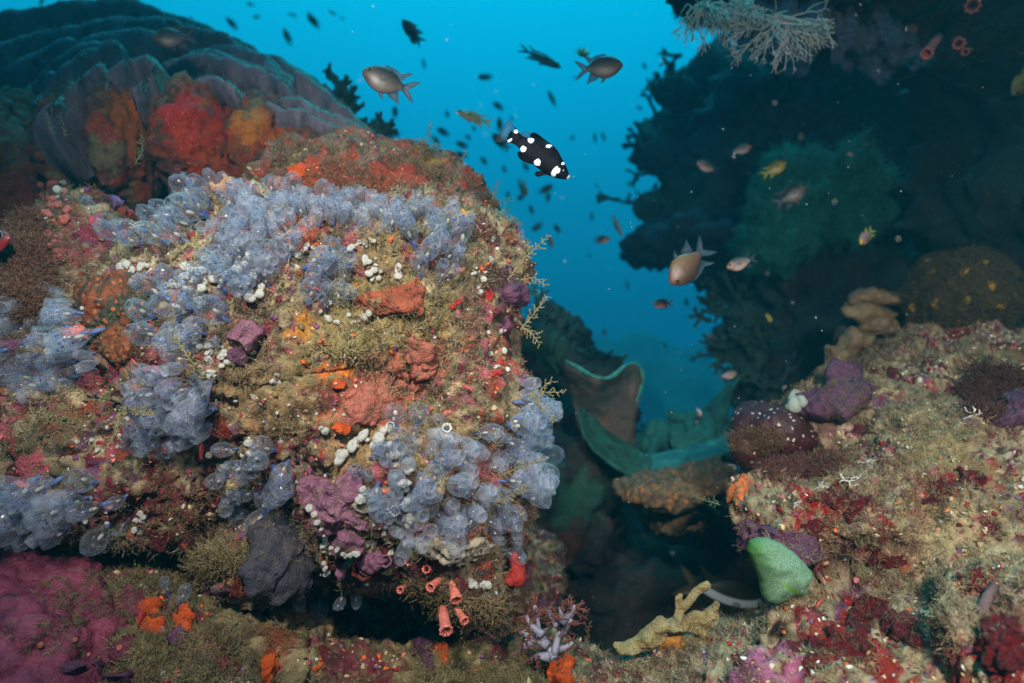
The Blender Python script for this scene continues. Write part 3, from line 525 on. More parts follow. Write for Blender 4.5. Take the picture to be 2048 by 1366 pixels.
    V, F, Nn = fuse(el, .0042, 2); wd, _ = worley(V*48, 4); V = V+Nn*(.008*(.6-wd)+.0022*fbm(V*60, 3, 2)+.0012*fbm(V*170, 3, 8))[:, None]
    nd = mk('nodule_crust', V, F, mat_flesh('rosy coralline', S(138, 62, 82), S(88, 34, 50), 30, .003, .65, spec=.25)); tag(nd, 'sprawling rosy crust of rounded overlapping nodules on the ledge', 'coralline crust'); BVH['nodules'] = BVHTree.FromPolygons(V.tolist(), F)
    for (x, y, rx, ry, l) in [(305, 1222, 25, 24, 'bright orange sponge pad nearest the rosy nodules'), (300, 1262, 26, 22, 'bright orange sponge pad just under another pad'), (368, 1250, 22, 30, 'bright orange sponge pad with a purple frill'), (535, 1345, 22, 26, 'orange sponge pad cut by the picture bottom, under the dark hollow'),
                              (880, 1312, 17, 30, 'tall orange sponge pad beside a mauve leaf')]:
        crust('orange_pad_sponge', ellpoly(x, y, rx, ry, irr=.22), .016, M_ORG, l, 'sponge', D, lump=.006, lumpsc=80)
    crust('orange_pad_sponge', ellpoly(1120, 1345, 36, 28, irr=.3), .02, M_ORG, 'bright orange sponge pad below the pale soft coral', 'sponge', ('lower_ledge', 'sloping_rock'), lump=.012, lumpsc=50)
    crust('mauve_leaf', [(825, 1275), (850, 1255), (880, 1250), (890, 1265), (865, 1290), (868, 1330), (855, 1352), (835, 1330), (822, 1300)], .014, M_PURD, 'soft mauve leaf beside the tall orange pad', 'sponge', D)
    crust('mauve_leaf', [(350, 1270), (370, 1258), (385, 1270), (380, 1290), (355, 1300), (345, 1290)], .014, M_PURD, 'crumpled purple frill against the orange pad', 'sponge', D, fold=.008)
    for (x, y, rx, ry, l) in [(130, 1345, 36, 26, 'broad dull purple hump at the rosy crust bottom'), (198, 1345, 20, 32, 'upright dull purple finger below the rosy crust'), (248, 1360, 20, 20, 'small dull purple hump beside the upright finger')]:
        crust('purple_hump', ellpoly(x, y, rx, ry), .028, M_PURD, l, 'sponge', D)
    # sloping rock
    Q = ('sloping_rock',)
    crust('purple_lumpy_sponge', [(1385, 1010), (1410, 1020), (1450, 1045), (1470, 1060), (1500, 1040), (1530, 1045), (1570, 1070), (1610, 1080), (1640, 1110), (1600, 1130), (1540, 1120), (1500, 1100), (1480, 1130), (1430, 1110), (1400, 1070)], .02, M_PURD,
          'knobbly purple sponge band on the rock edge above the green lump', 'sponge', Q, lump=.016, lumpsc=40)
    crust('brown_sponge', ellpoly(1450, 1100, 34, 28), .016, mat_flesh('brown sponge', S(120, 74, 56), S(96, 56, 44), 60, .003, .7), 'dull brown sponge shelf under the purple band', 'sponge', Q)
    crust('purple_sponge', [(1612, 800), (1640, 790), (1650, 765), (1665, 745), (1700, 738), (1728, 745), (1726, 775), (1740, 790), (1738, 820), (1700, 835), (1650, 850), (1615, 840)], .04, M_PURD, 'purple humped sponge standing on the ridge by the lobed coral', 'sponge', Q, fold=.012, lumpsc=18)
    crust('purple_sponge', [(1975, 850), (2000, 820), (2040, 795), (2080, 790), (2080, 850), (2040, 858), (1990, 862)], .03, M_PURD, 'purple sponge mound cut by the picture edge', 'sponge', Q, fold=.01)
    for (x, y, rx, ry, l) in [(1655, 998, 34, 24, 'dark red crust patch nearest the white starry tuft'), (1720, 1010, 34, 22, 'dark red crust patch in a row with others, its middle one'), (1635, 1055, 28, 20, 'dark red crust patch directly under the white starry tuft'), (1885, 985, 50, 16, 'long dark red crust strip high on the slope'),
                              (1735, 1225, 40, 28, 'bright dark red crust patch below the red goby'), (1690, 1290, 48, 34, 'large wet red crust patch near the pink coralline stain'), (1805, 1260, 36, 34, 'deep red crust patch in the hollow of the slope'), (2020, 1290, 60, 60, 'big blood red crust at the rock foot behind a limp strand'), (1960, 1165, 36, 22, 'dark red patch beside a pale rubble knob'), (1950, 960, 34, 20, 'round dark red patch on the upper slope'), (1770, 1120, 28, 22, 'small dark red patch uphill from the hollow')]:
        crust('dark_red_crust', ellpoly(x, y, rx, ry, irr=.35), .010, M_DRED, l, 'crust', Q, lump=.007, lumpsc=120, warp=12)
    crust('orange_crust', ellpoly(1478, 985, 22, 26, irr=.3), .009, mat_flesh('soft orange crust', S(214, 120, 62), S(196, 96, 40), 80, .003, .7), 'soft orange crust on the rock nose', 'crust', Q, lump=.005)
    crust('orange_crust', ellpoly(1345, 1290, 26, 14, irr=.3), .009, mat_flesh('ochre crust', S(206, 136, 56), S(180, 110, 40), 80, .003, .7), 'ochre crust under the branching coral', 'crust', Q, lump=.005)
    crust('dark_red_leaf', ellpoly(1700, 820, 22, 9, tilt=25), .014, M_DRED, 'dark red leafy crust on the purple hump', 'algae', ('sloping_rock',))
build_crusts()
# ================================================================== sea squirts
def mat_squirt():
    m, N_, L_, bs = nodes('sea squirt tunic'); N_.remove(bs); ou = N_['Material Output']; tc = N_.new('ShaderNodeTexCoord').outputs['Object']
    wv = N_.new('ShaderNodeTexWave'); wv.wave_type = 'BANDS'; wv.bands_direction = 'Z'; wv.inputs['Scale'].default_value = 5.2; wv.inputs['Distortion'].default_value = .6; L_.new(tc, wv.inputs['Vector'])
    vo = N_.new('ShaderNodeTexVoronoi'); vo.inputs['Scale'].default_value = 6.5; L_.new(tc, vo.inputs['Vector'])
    dots = rng(N_, L_, vo.outputs['Distance'], .19, .24, 1, 0)
    lw = N_.new('ShaderNodeLayerWeight'); lw.inputs['Blend'].default_value = .32
    oi = N_.new('ShaderNodeObjectInfo'); oc = mixc(N_, L_, oi.outputs['Random'], (.52, .57, .62), (.60, .63, .64))
    col = mixc(N_, L_, dots, oc, (.01, .03, .25)); col = mixc(N_, L_, rng(N_, L_, wv.outputs[0],   .7, 1, 0, .25), col, (.7, .78, .92))
    df = N_.new('ShaderNodeBsdfDiffuse'); L_.new(col, df.inputs[0]); tr = N_.new('ShaderNodeBsdfTranslucent'); L_.new(col, tr.inputs[0])
    gl = N_.new('ShaderNodeBsdfGlossy'); gl.inputs['Roughness'].default_value = .25; tp = N_.new('ShaderNodeBsdfTransparent'); tp.inputs[0].default_value = (.97, .98, 1, 1)
    def mx(f, a, b):
        s = N_.new('ShaderNodeMixShader')
        if hasattr(f, 'links'): L_.new(f, s.inputs[0])
        else: s.inputs[0].default_value = f
        L_.new(a.outputs[0], s.inputs[1]); L_.new(b.outputs[0], s.inputs[2]); return s
    solid = mx(.05, mx(.45, df, tr), gl)
    def mth(op, a, b):
        n = N_.new('ShaderNodeMath'); n.operation = op; n.use_clamp = True
        for i, v in enumerate((a, b)):
            if hasattr(v, 'links'): L_.new(v, n.inputs[i])
            else: n.inputs[i].default_value = v
        return n.outputs[0]
    a = rng(N_, L_, lw.outputs['Facing'],   .1, .95, .05, .38); a = mth('ADD', a, mth('MULTIPLY', rng(N_, L_, wv.outputs[0], .55, .95, 0, 1), .05)); a = mth('ADD', a, mth('MULTIPLY', dots, .7))
    L_.new(mx(a, tp, solid).outputs[0], ou.inputs['Surface']); return m
M_SQ = mat_squirt()
M_STALK = mat_flesh('blue stalk', S(36, 66, 140), S(96, 104, 130), 3, .0, .5); M_GUT = mat_flesh('cream gut', S(170, 165, 150), S(120, 120, 120), 4, .0, .6)
SQ_PROF = [[(.07, 0), (.10, .12), (.2, .24), (.29, .4), (.32, .58), (.3, .76), (.24, .9), (.19, .97), (.17, 1.0), (.135, .985), (.12, .93), (.13, .85), (.16, .8)],
           [(.06, 0), (.09, .15), (.17, .28), (.25, .44), (.27, .62), (.255, .78), (.23, .92), (.22, 1.0), (.185, 1.01), (.17, .95), (.17, .86), (.18, .8)],
           [(.08, 0), (.14, .1), (.25, .22), (.34, .4), (.36, .56), (.31, .74), (.22, .86), (.15, .92), (.13, .95), (.1, .94), (.09, .88), (.12, .82)]]
def squirt_protos():
    out_ = []
    for k, pr in enumerate(SQ_PROF):
        for bend in (0, .16):
            V, F = lathe(pr, 14, lambda i, a: .05*math.sin(3*a+k)); V[:, 0] += bend*V[:, 2]**2; V[:, 1] *= .86
            if bend:     # the second, side siphon
                v2, f2 = lathe([(.09, 0), (.1, .1), (.085, .17), (.06, .175), (.05, .12)], 9); v2 = v2@basis((-.75, 0, .65)).T+[-.20+.08, 0, .72]; V, F = join([(V, F), (v2, f2)])
            me_o = mk('sea_squirt', V, F, M_SQ, centre=False)
            sv, sf = tube([(0, 0, -.2), (.02, .0, -.06), (.0, .01, .06), (.02+bend*.04, 0, .16)], [.05, .07, .065, .02], 7); mk('stalk', sv, sf, M_STALK, parent=me_o)
            gv = ICO[2][0]*[.06, .05, .12]+[.06+bend*.1, .02, .34]; mk('gut', gv, ICO[2][1], M_GUT, parent=me_o)
            out_.append(me_o)
    return out_
SQP = squirt_protos(); SQ_USED = [False]*len(SQP); SQ_N = [0]
def put(o, loc, Bm, s):
    Bm = np.asarray(Bm); o.matrix_basis = Matrix.Translation(Vector(loc)) @ Matrix(Bm.tolist()).to_4x4() @ Matrix.Scale(float(s), 4)
def squirts(cx, cy, rx, ry, n, dr, size, label, group, names=None, tilt=0, mind=.55, w=.9):
    pts = []; tries = 0
    while len(pts) < n and tries < 6000:
        tries += 1; a = random.random()*6.283; r = math.sqrt(random.random()); x, y = rx*r*math.cos(a), ry*r*math.sin(a)
        c, s = math.cos(R(tilt)), math.sin(R(tilt)); x, y = cx+c*x-s*y, cy+s*x+c*y
        md = size*mind*(1 if tries < 3000 else .6)
        if all((x-q[0])**2+(y-q[1])**2 > (md)**2 for q in pts): pts.append((x, y))
    for x, y in pts:
        h = hit(x, y, names)
        if not h or h[0].y > 1.6 and names is None: continue
        d = np.array(h[1])*(1-w*.45)+np.array([dr[0], -.25, -dr[1]])*w+RNG.normal(0, .2, 3); d /= np.linalg.norm(d)
        k = random.randrange(len(SQP)); sz = size*PXM(h[0].y)*random.uniform(.5, 1.08)
        o = SQP[k] if not SQ_USED[k] else copy_tree(SQP[k]); SQ_USED[k] = True
        put(o, np.array(h[0])+d*sz*.1, basis(d, random.random()*6.28), sz); tag(o, label, 'sea squirt', group); SQ_N[0] += 1
B_ = ('reef_boulder',)
def build_squirts():
    def sq(cx, cy, rx, ry, n, dr, size, place, names=None, tilt=0, **k):
        squirts(cx, cy, rx, ry, n, dr, size, 'pale blue sea squirt '+place, 'sea squirts '+place, names, tilt, **k)
    sq(700, 440, 225, 24, 34, (-.05, -1), 58, 'in the row along the boulder crest below the brown mound', tilt=9)
    sq(450, 415, 60, 30, 10, (-.1, -1), 64, 'just under the peach sponge')
    sq(510, 505, 76, 80, 36, (.1, -.6), 62, 'in the tall clump beside the small white coils', tilt=10)
    sq(320, 450, 108, 46, 15, (-1, -.25), 82, 'lying sideways near the lilac sheet')
    sq(655, 570, 55, 60, 14, (0, -.7), 68, 'clumped around the tiny red goby above pale turf')
    sq(875, 520, 44, 56, 18, (.35, -1), 74, 'in the upright clump over the rust orange hollow')
    sq(385, 645, 82, 54, 18, (-.5, -.4), 76, 'mixed among white beads next to the mottled sponge')
    sq(455, 565, 60, 36, 8, (-.3, -.4), 70, 'in a loose patch above the white bead bank')
    sq(105, 690, 105, 92, 32, (-1, .1), 84, 'in the dim clump leaning away from the salmon mitten sponge')
    sq(365, 810, 70, 92, 26, (-.55, .25), 80, 'covering the dusty pink sheet sponge', tilt=20)
    sq(515, 960, 72, 76, 24, (-.1, .1), 76, 'clumped between grey sponge and hanging red goby')
    sq(880, 960, 165, 120, 60, (.2, -.3), 66, 'in the big bright clump above the beige comb sponge', w=.6)
    sq(1035, 900, 30, 110, 18, (1, -.2), 74, 'fringing the boulder edge that faces the water gap')
    sq(80, 1010, 100, 62, 20, (-1, .25), 84, 'under the arched salmon pink strip')
    sq(230, 1000, 50, 45, 6, (-.6, .3), 72, 'scattered beside the arched salmon pink strip')
    sq(650, 1185, 65, 20, 8, (.1, 1), 66, 'hanging in the shadow beneath the grey sponge', names=('reef_boulder',))
    sq(1000, 1050, 30, 50, 7, (.4, .7), 72, 'drooping by the red cone at the boulder foot')
    sq(350, 1200, 26, 14, 2, (.2, -1), 70, 'standing on the ledge over the orange pads', names=('lower_ledge',))
build_squirts()
def squirt_mass():       # the many dim ones under the overhang and those behind the clumps, one mass
    pos = []; ms = []; cols = []
    spec = [(1610, 30, 200, 45, 70, (0, 1), 50, ('overhang_rock',)), (1760, 85, 90, 40, 40, (.2, 1), 52, ('overhang_rock',)), (1590, 90, 40, 20, 20, (0, 1), 46, ('overhang_rock',)),
            (880, 970, 170, 120, 60, (.3, -.2), 58, B_), (500, 510, 80, 80, 30, (.1, -.6), 58, B_), (100, 690, 110, 95, 40, (-1, .1), 62, B_), (80, 1010, 100, 60, 20, (-1, .2), 60, B_), (1045, 880, 25, 120, 24, (1, -.1), 62, B_), (700, 440, 220, 22, 40, (0, -1), 48, B_), (370, 800, 70, 90, 18, (-.6, .2), 60, B_)]
    for cx, cy, rx, ry, n, dr, size, names in spec:
        for _ in range(n):
            a = random.random()*6.283; r = math.sqrt(random.random()); h = hit(cx+rx*r*math.cos(a), cy+ry*r*math.sin(a), names)
            if not h: continue
            d = np.array(h[1])*.5+np.array([dr[0], -.3, -dr[1]])+RNG.normal(0, .25, 3); d /= np.linalg.norm(d); s = size*PXM(h[0].y)*random.uniform(.7, 1.1)
            pos.append(np.array(h[0])); ms.append(basis(d, random.random()*6)*s)
    V, F = lathe(SQ_PROF[1], 8); bm = bmesh.new(); vs = [bm.verts.new(v) for v in V]; [bm.faces.new([vs[i] for i in f]) for f in F]; bmesh.ops.triangulate(bm, faces=bm.faces[:]); bm.verts.index_update()
    T = [(V, np.array([[v.index for v in f.verts] for f in bm.faces]))]; bm.free()
    scatter('sea_squirt_mass', T, np.array(pos), np.array(ms), np.full((len(pos), 3), .5), M_SQ2, label='mass of small dim sea squirts filling in behind the clumps and under the overhang', cat='sea squirts')
def mat_squirt_mass():
    m, N_, L_, bs = nodes('dim sea squirts'); bs.inputs['Base Color'].default_value = (.46, .5, .6, 1); bs.inputs['Roughness'].default_value = .4
    lw = N_.new('ShaderNodeLayerWeight'); lw.inputs['Blend'].default_value = .3; L_.new(rng(N_, L_, lw.outputs['Facing'], .1, .9, .08, .42), bs.inputs['Alpha']); return m
M_SQ2 = mat_squirt_mass(); squirt_mass()
# ================================================================== small white urn-shaped ascidians and pink or orange cups
def bead_protos(mat, name):
    ps = []
    for k in range(4):
        pr = [(.35, -.3), (.75, -.1), (1, .35), (.95, .8), (.7, 1.1), (.42, 1.2), (.22, 1.16), (.16, 1.0), (.1, .85)] if k % 2 else [(.5, -.3), (.9, 0), (1, .5), (.85, .95), (.5, 1.18), (.2, 1.22), (.1, 1.15)]
        V, F = lathe(pr, 12, lambda i, a: .08*math.sin(2*a+k)+.05*math.sin(3*a+2*k)); V[:, 0] *= (1, 1.35, .85, 1.15)[k]; V = V+.13*np.stack([fbm(V*2, 2, k+j) for j in range(3)], 1)
        ps.append(mk(name, V, F, mat, centre=False))
    return ps, [False]*4
WB = bead_protos(M_WHT, 'white_ascidian'); PB = bead_protos(mat_flesh('pink cups', S(240, 150, 136), S(226, 104, 84), 30, .001, .5, spots=(S(170, 50, 50), 4, .22)), 'pink_ascidian')
def beads(P_, cx, cy, rx, ry, n, size, label, group, cat='ascidian', names=None, tilt=0, chain=None, lift=.25):
    prev = None
    for i in range(n):
        for _ in range(30):
            if chain: t = (i+random.random()*.6)/n*(len(chain)-1); k = min(int(t), len(chain)-2); x = chain[k][0]+(chain[k+1][0]-chain[k][0])*(t-k)+random.gauss(0, 3); y = chain[k][1]+(chain[k+1][1]-chain[k][1])*(t-k)+random.gauss(0, 3)
            else:
                a = random.random()*6.283; r = math.sqrt(random.random()); x, y = rx*r*math.cos(a), ry*r*math.sin(a); c, s = math.cos(R(tilt)), math.sin(R(tilt)); x, y = cx+c*x-s*y, cy+s*x+c*y
            h = hit(x, y, names)
            if h: break
        if not h: continue
        k = random.randrange(4); s = size*PXM(h[0].y)*.5*random.uniform(.42, 1.15); d = np.array(h[1])+RNG.normal(0, .3, 3)+[0, -.3, .1]
        o = P_[0][k] if not P_[1][k] else copy_tree(P_[0][k]); P_[1][k] = True
        put(o, np.array(h[0])+np.array(h[1])*s*lift, basis(d, random.random()*6), s); tag(o, label, cat, group)
def build_beads():
    def w(cx, cy, rx, ry, n, size, place, **k): beads(WB, cx, cy, rx, ry, n, size, 'small white ascidian '+place, 'white ascidians '+place, **k)
    w(270, 535, 26, 10, 7, 17, 'above the mottled sponge rim'); w(120, 380, 14, 22, 6, 15, 'among pink cups at the boulder shoulder')
    w(415, 560, 52, 44, 46, 17, 'in the crowded bank beside the mottled sponge', lift=1.1); w(345, 575, 26, 12, 6, 17, 'at the end of the crowded bank nearest the mottled sponge'); w(500, 545, 46, 60, 26, 19, 'tucked between squirts of the tall clump', lift=2.2)
    w(600, 500, 30, 12, 9, 15, 'in the curled string near the orange slip', chain=[(578, 492), (585, 512), (605, 508), (612, 490), (635, 505)]); w(725, 485, 28, 8, 9, 15, 'in the slanting string on the turf', chain=[(695, 495), (715, 490), (730, 482), (760, 478)])
    w(745, 540, 30, 26, 9, 14, 'dotted round the pale turf'); w(800, 545, 14, 14, 4, 18, 'beside the upright clump'); w(690, 630, 60, 30, 9, 15, 'along the lower lip of the small goby clump')
    w(425, 720, 44, 34, 19, 15, 'under the darker mauve lobe'); w(640, 860, 14, 8, 2, 15, 'near the small orange tuft'); w(700, 890, 30, 32, 18, 22, 'in the bright bank above the mauve sheet', lift=1.2, chain=[(780, 855), (760, 880), (715, 885), (700, 912), (690, 935)])
    w(815, 965, 14, 40, 16, 21, 'in the bright column inside the big clump', lift=2.0, chain=[(785, 890), (812, 955), (820, 985), (815, 1020), (822, 1050)]); w(720, 985, 12, 14, 5, 18, 'at the tip of the mauve sheet'); w(760, 1060, 14, 20, 4, 14, 'below the mauve sheet tip')
    w(655, 1075, 20, 40, 16, 14, 'edging the narrow beige strip', chain=[(615, 1010), (640, 1045), (648, 1085), (690, 1108), (720, 1108)]); w(648, 1140, 12, 16, 8, 13, 'in the knot above the grey sponge foot'); w(955, 1190, 50, 26, 18, 14, 'around the pink cup corals at the boulder foot')
    w(280, 1045, 16, 20, 9, 13, 'in the tight bunch on the maroon foot'); w(170, 1030, 60, 30, 9, 14, 'among squirts near the arched strip'); w(140, 680, 80, 70, 9, 15, 'peeping out of the dim leaning clump'); w(480, 910, 60, 30, 9, 15, 'under the dark red crust')
    w(960, 520, 40, 70, 10, 13, 'on the boulder shoulder facing the water'); w(1000, 690, 30, 50, 10, 12, 'on the boulder flank beside small red caps'); w(600, 800, 130, 60, 12, 11, 'thinly spread on the central turf'); w(240, 870, 60, 60, 10, 11, 'in the dark recess under a yellow sprig')
    def p(cx, cy, rx, ry, n, size, place, **k): beads(PB, cx, cy, rx, ry, n, size, 'small pink ascidian '+place, 'pink ascidians '+place, **k)
    p(105, 430, 34, 90, 30, 14, 'down the dim shoulder of the boulder'); p(385, 360, 6, 6, 2, 17, 'beside the peach sponge'); p(875, 825, 26, 20, 6, 15, 'above the twin white tubes'); p(690, 685, 60, 40, 4, 12, 'on the open turf')
    p(1560, 880, 60, 40, 5, 11, 'near the speckled brown mound'); p(250, 1300, 260, 50, 8, 12, 'on the ledge below the orange pads')
    beads(bead_protos(mat_flesh('cream blobs', S(206, 170, 126), S(180, 140, 100), 20, .001, .6), 'cream_ascidian'), 1640, 60, 210, 46, 48, 17, 'small cream blob dotted over the overhanging rock', 'cream blobs under the overhang', lift=1.6, names=('overhang_rock',))
    beads(bead_protos(mat_flesh('greenish white', S(200, 206, 190), S(170, 180, 160), 20, .001, .5), 'pale_ascidian'), 0, 0, 0, 0, 4, 34, 'pale round ascidian on the speckled brown mound', 'pale ascidians on the speckled mound', chain=[(1550, 845), (1590, 800), (1605, 815), (1612, 790)])
build_beads()
print('squirts', SQ_N)
# ================================================================== turf, grit and small growth over the rocks (uncountable)
M_TURF = mat_attr('algae turf', .8); M_GRIT = mat_attr('small growth', .6)
def twig_template(seed):
    r = random.Random(seed); V = []; F = []
    def blade(a, b, w):
        a = np.array(a); b = np.array(b); t = b-a; s = np.cross(t, [r.random()-.5, r.random()-.5, r.random()-.5]); s = s/(np.linalg.norm(s)+1e-9)*w; u = np.cross(t, s); u = u/(np.linalg.norm(u)+1e-9)*w*.8
        n = len(V); V.extend([a+s, a-s*.6+u, a-s*.6-u, b]); F.extend([[n, n+1, n+3], [n+1, n+2, n+3], [n+2, n, n+3]])
    for k in range(5):
        p = np.array([r.uniform(-.3, .3), r.uniform(-.3, .3), -.05]); d = np.array([r.uniform(-.7, .7), r.uniform(-.7, .7), 1.])
        for j in range(3):
            q = p+d*r.uniform(.22, .4); blade(p, q+d*.06, .045)
            for _ in range(2): blade(q, q+np.array([r.uniform(-1, 1), r.uniform(-1, 1), r.uniform(-.2, .9)])*.22, .03)
            p = q; d = d+np.array([r.uniform(-.6, .6), r.uniform(-.6, .6), r.uniform(-.3, .1)])
    return np.array(V), np.array(F)
TW = [twig_template(k) for k in range(9)]
def surf_samples(name, n, nseed=0, thr=-.1, sc=12, margin=60, facing=-.25):
    o = bpy.data.objects[name]; me = o.data; nf = len(me.polygons)
    c = np.empty(nf*3); me.polygons.foreach_get('center', c); c = c.reshape(-1, 3); nn = np.empty(nf*3); me.polygons.foreach_get('normal', nn); nn = nn.reshape(-1, 3); ar = np.empty(nf); me.polygons.foreach_get('area', ar)
    px = 1024+c[:, 0]/c[:, 1]/HALF*1024; py = 683-c[:, 2]/c[:, 1]/HALF*1024; view = c/np.linalg.norm(c, axis=1)[:, None]
    ok = (px > -margin) & (px < 2048+margin) & (py > -margin) & (py < 1366+margin) & ((nn*view).sum(1) < -facing*-1 if False else (nn*view).sum(1) < .25)
    w = ar*ok*np.clip((fbm(c*sc, 3, nseed)-thr)*3, 0, 1); i = RNG.choice(nf, n, p=w/w.sum())
    vc = np.empty(len(me.vertices)*4, np.float32); me.color_attributes['Col'].data.foreach_get('color', vc); vc = vc.reshape(-1, 4)[:, :3]
    fc = np.array([vc[me.polygons[int(k)].vertices[0]] for k in i])
    return c[i]+RNG.normal(0, .0015, (n, 3)), nn[i], np.stack([px[i], py[i]], 1), fc
def turf(name, n, h, cols, label, seed=0, thr=-.05, sc=12, extra=None):
    p, nn, xy, fc = surf_samples(name, n, seed, thr, sc)
    m = np.empty((n, 3, 3)); hh = h*RNG.uniform(.45, 1.25, n)
    if extra:       # taller, denser pale turf in its own bed
        for cx, cy, rx, ry, k in extra:
            hh = np.where(((xy[:, 0]-cx)/rx)**2+((xy[:, 1]-cy)/ry)**2 < 1, hh*k, hh)
    for i in range(n): m[i] = basis(nn[i]*.8+[0, -.1, .35]+RNG.normal(0, .3, 3), random.random()*6.28)*hh[i]
    pal = np.array(cols); base = pal[RNG.integers(0, len(pal), n)]*.7+fc*.3; c = base*RNG.uniform(.6, 1.35, (n, 1))
    return scatter(name.split('_')[0]+'_turf', TW, p, m, c, M_TURF, label=label, cat='algae')
T1 = [S(146, 131, 98), S(126, 113, 84), S(168, 154, 120), S(104, 94, 64), S(120, 84, 60), S(150, 134, 98)]
def build_turf():
    turf('reef_boulder', 24000, .0115, T1, 'fine tan algal turf spread over the big boulder', 1, -.35, 10, [(740, 650, 200, 75, 1.25), (600, 740, 130, 60, 1.2)]).name = 'boulder_turf'
    turf('sloping_rock', 15000, .0095, [S(172, 154, 114), S(142, 127, 94), S(192, 174, 136), S(120, 106, 78), S(112, 72, 58)], 'fine sandy algal turf spread over the sloping rock', 2, -.2, 10).name = 'slope_turf'
    turf('lower_ledge', 9000, .0115, [S(128, 116, 76), S(104, 96, 60), S(150, 134, 92), S(90, 78, 52)], 'olive algal turf spread over the low ledge', 3, -.1, 10).name = 'ledge_turf'
    turf('brown_mound', 2600, .011, [S(110, 100, 66), S(90, 84, 54), S(126, 104, 76)], 'thin brown turf on the domed mound', 4, .0, 12).name = 'mound_turf'
    turf('overhang_rock', 3500, .014, [S(96, 88, 70), S(80, 72, 56), S(120, 110, 90)], 'shaggy dim turf under the overhang', 5, -.2, 10).name = 'overhang_turf'
    turf('colony_base', 2200, .010, [S(110, 90, 56), S(124, 80, 40), S(90, 76, 56)], 'sparse turf on the orange columns', 6, .1, 14).name = 'column_turf'
build_turf()
def build_grit():
    temps = []
    for k in range(5):
        V = ICO[2][0]*(1+.6*fbm(ICO[2][0]*1.5+k*7, 3, k))[:, None]; temps.append((V*[1.2, .9, .5], ICO[2][1]))
    def g(name, n, size, pal, lab, seed, new):
        p, nn, xy, fc = surf_samples(name, n, seed, -.35, 25)
        sz = size*np.exp(RNG.normal(0, .38, n)); m = np.stack([basis(nn[i]+RNG.normal(0, .2, 3), random.random()*6)*sz[i] for i in range(n)])
        c = np.array([q for q, w in pal]); w = np.array([w for q, w in pal], float); cc = c[RNG.choice(len(c), n, p=w/w.sum())]*RNG.uniform(.7, 1.2, (n, 1))
        o = scatter(new, temps, p, m, cc, M_GRIT, label=lab, cat='small growth'); return o
    pl = [(S(200, 190, 168), 2), (S(190, 164, 124), 3), (S(170, 70, 84), 2), (S(150, 28, 26), 2), (S(212, 92, 36), 2), (S(116, 70, 110), 2), (S(70, 50, 36), 3), (S(110, 100, 62), 3), (S(214, 120, 104), 1.4), (S(30, 26, 32), 1.5)]
    g('reef_boulder', 6000, .0024, pl, 'specks of tiny encrusting growth on the big boulder', 21, 'boulder_specks')
    g('reef_boulder', 6000, .0014, [(S(214, 206, 190), 4), (S(200, 130, 120), 3), (S(150, 60, 80), 2), (S(160, 70, 40), 2), (S(40, 34, 34), 2)], 'pinpoint pale and pink specks on the big boulder', 31, 'boulder_flecks')
    g('sloping_rock', 5000, .0021, [(S(224, 214, 190), 3), (S(200, 172, 122), 5), (S(150, 24, 24), 2.5), (S(190, 110, 110), 1.5), (S(84, 56, 38), 3), (S(214, 110, 50), 1), (S(120, 80, 110), 1)], 'specks of sand and tiny growth on the sloping rock', 22, 'slope_specks')
    g('lower_ledge', 2800, .0022, pl, 'specks of tiny growth on the low ledge', 23, 'ledge_specks')
    g('brown_mound', 900, .0021, pl, 'specks of tiny growth on the domed mound', 24, 'mound_specks')
build_grit()
# ================================================================== single corals, sprays and other fixed animals
M_SPRIG = mat_flesh('yellow hydroid', S(150, 136, 92), S(112, 100, 66), 120, .001, .8)
M_SPRIG2 = mat_flesh('green grey hydroid', S(96, 110, 84), S(74, 88, 66), 120, .001, .8)
def sprig_mesh(pts, side, width, r):    # main stem through pts, zigzag side branches with little tips
    pts = [Vector(p) for p in pts]; parts = []; L_ = sum((b-a).length for a, b in zip(pts, pts[1:])); n = max(6, int(L_/side*1.35))
    dense = []
    for i in range(len(pts)-1):
        for k in range(6): dense.append(pts[i].lerp(pts[i+1], k/6)+Vector(RNG.normal(0, r*.4, 3)))
    dense.append(pts[-1]); parts.append(tube(dense, np.linspace(r*1.1, r*.4, len(dense)), 5))
    for i in range(n):
        t = (i+.5)/n; k = min(int(t*(len(dense)-1)), len(dense)-2); p = dense[k].lerp(dense[k+1], t*(len(dense)-1)-k); d = (dense[k+1]-dense[k]).normalized()
        s = d.cross(Vector((random.uniform(-.3, .3), 1, random.uniform(-.3, .3)))).normalized()*(1 if i % 2 else -1)
        l = width*(.55+.6*random.random())*(1-.5*t**3); q = p+(s*.8+d*.55+Vector(RNG.normal(0, .25, 3)))*l
        parts.append(tube([p, p.lerp(q, .5)+Vector(RNG.normal(0, l*.06, 3)), q], [r*.62, r*.6, r*.5], 4))
        for f in (.45, .75, 1):
            e = p.lerp(q, f); g = e+(s*random.uniform(-.6, .6)+d*random.uniform(-.2, .9)+Vector(RNG.normal(0, .4, 3)))*l*.3; parts.append(tube([e, g], [r*.65, r*.5], 4))
    return join(parts)
def sprig(px_pts, d, label, mat=None, side=.0045, width=.010, r=.0011, group=None, name='feathery_hydroid'):
    V, F = sprig_mesh([P(x, y, d+dz) for x, y, dz in px_pts], side, width, r); return tag(mk(name, V, F, mat or M_SPRIG, origin=P(px_pts[0][0], px_pts[0][1], d+px_pts[0][2])), label, 'hydroid', group)
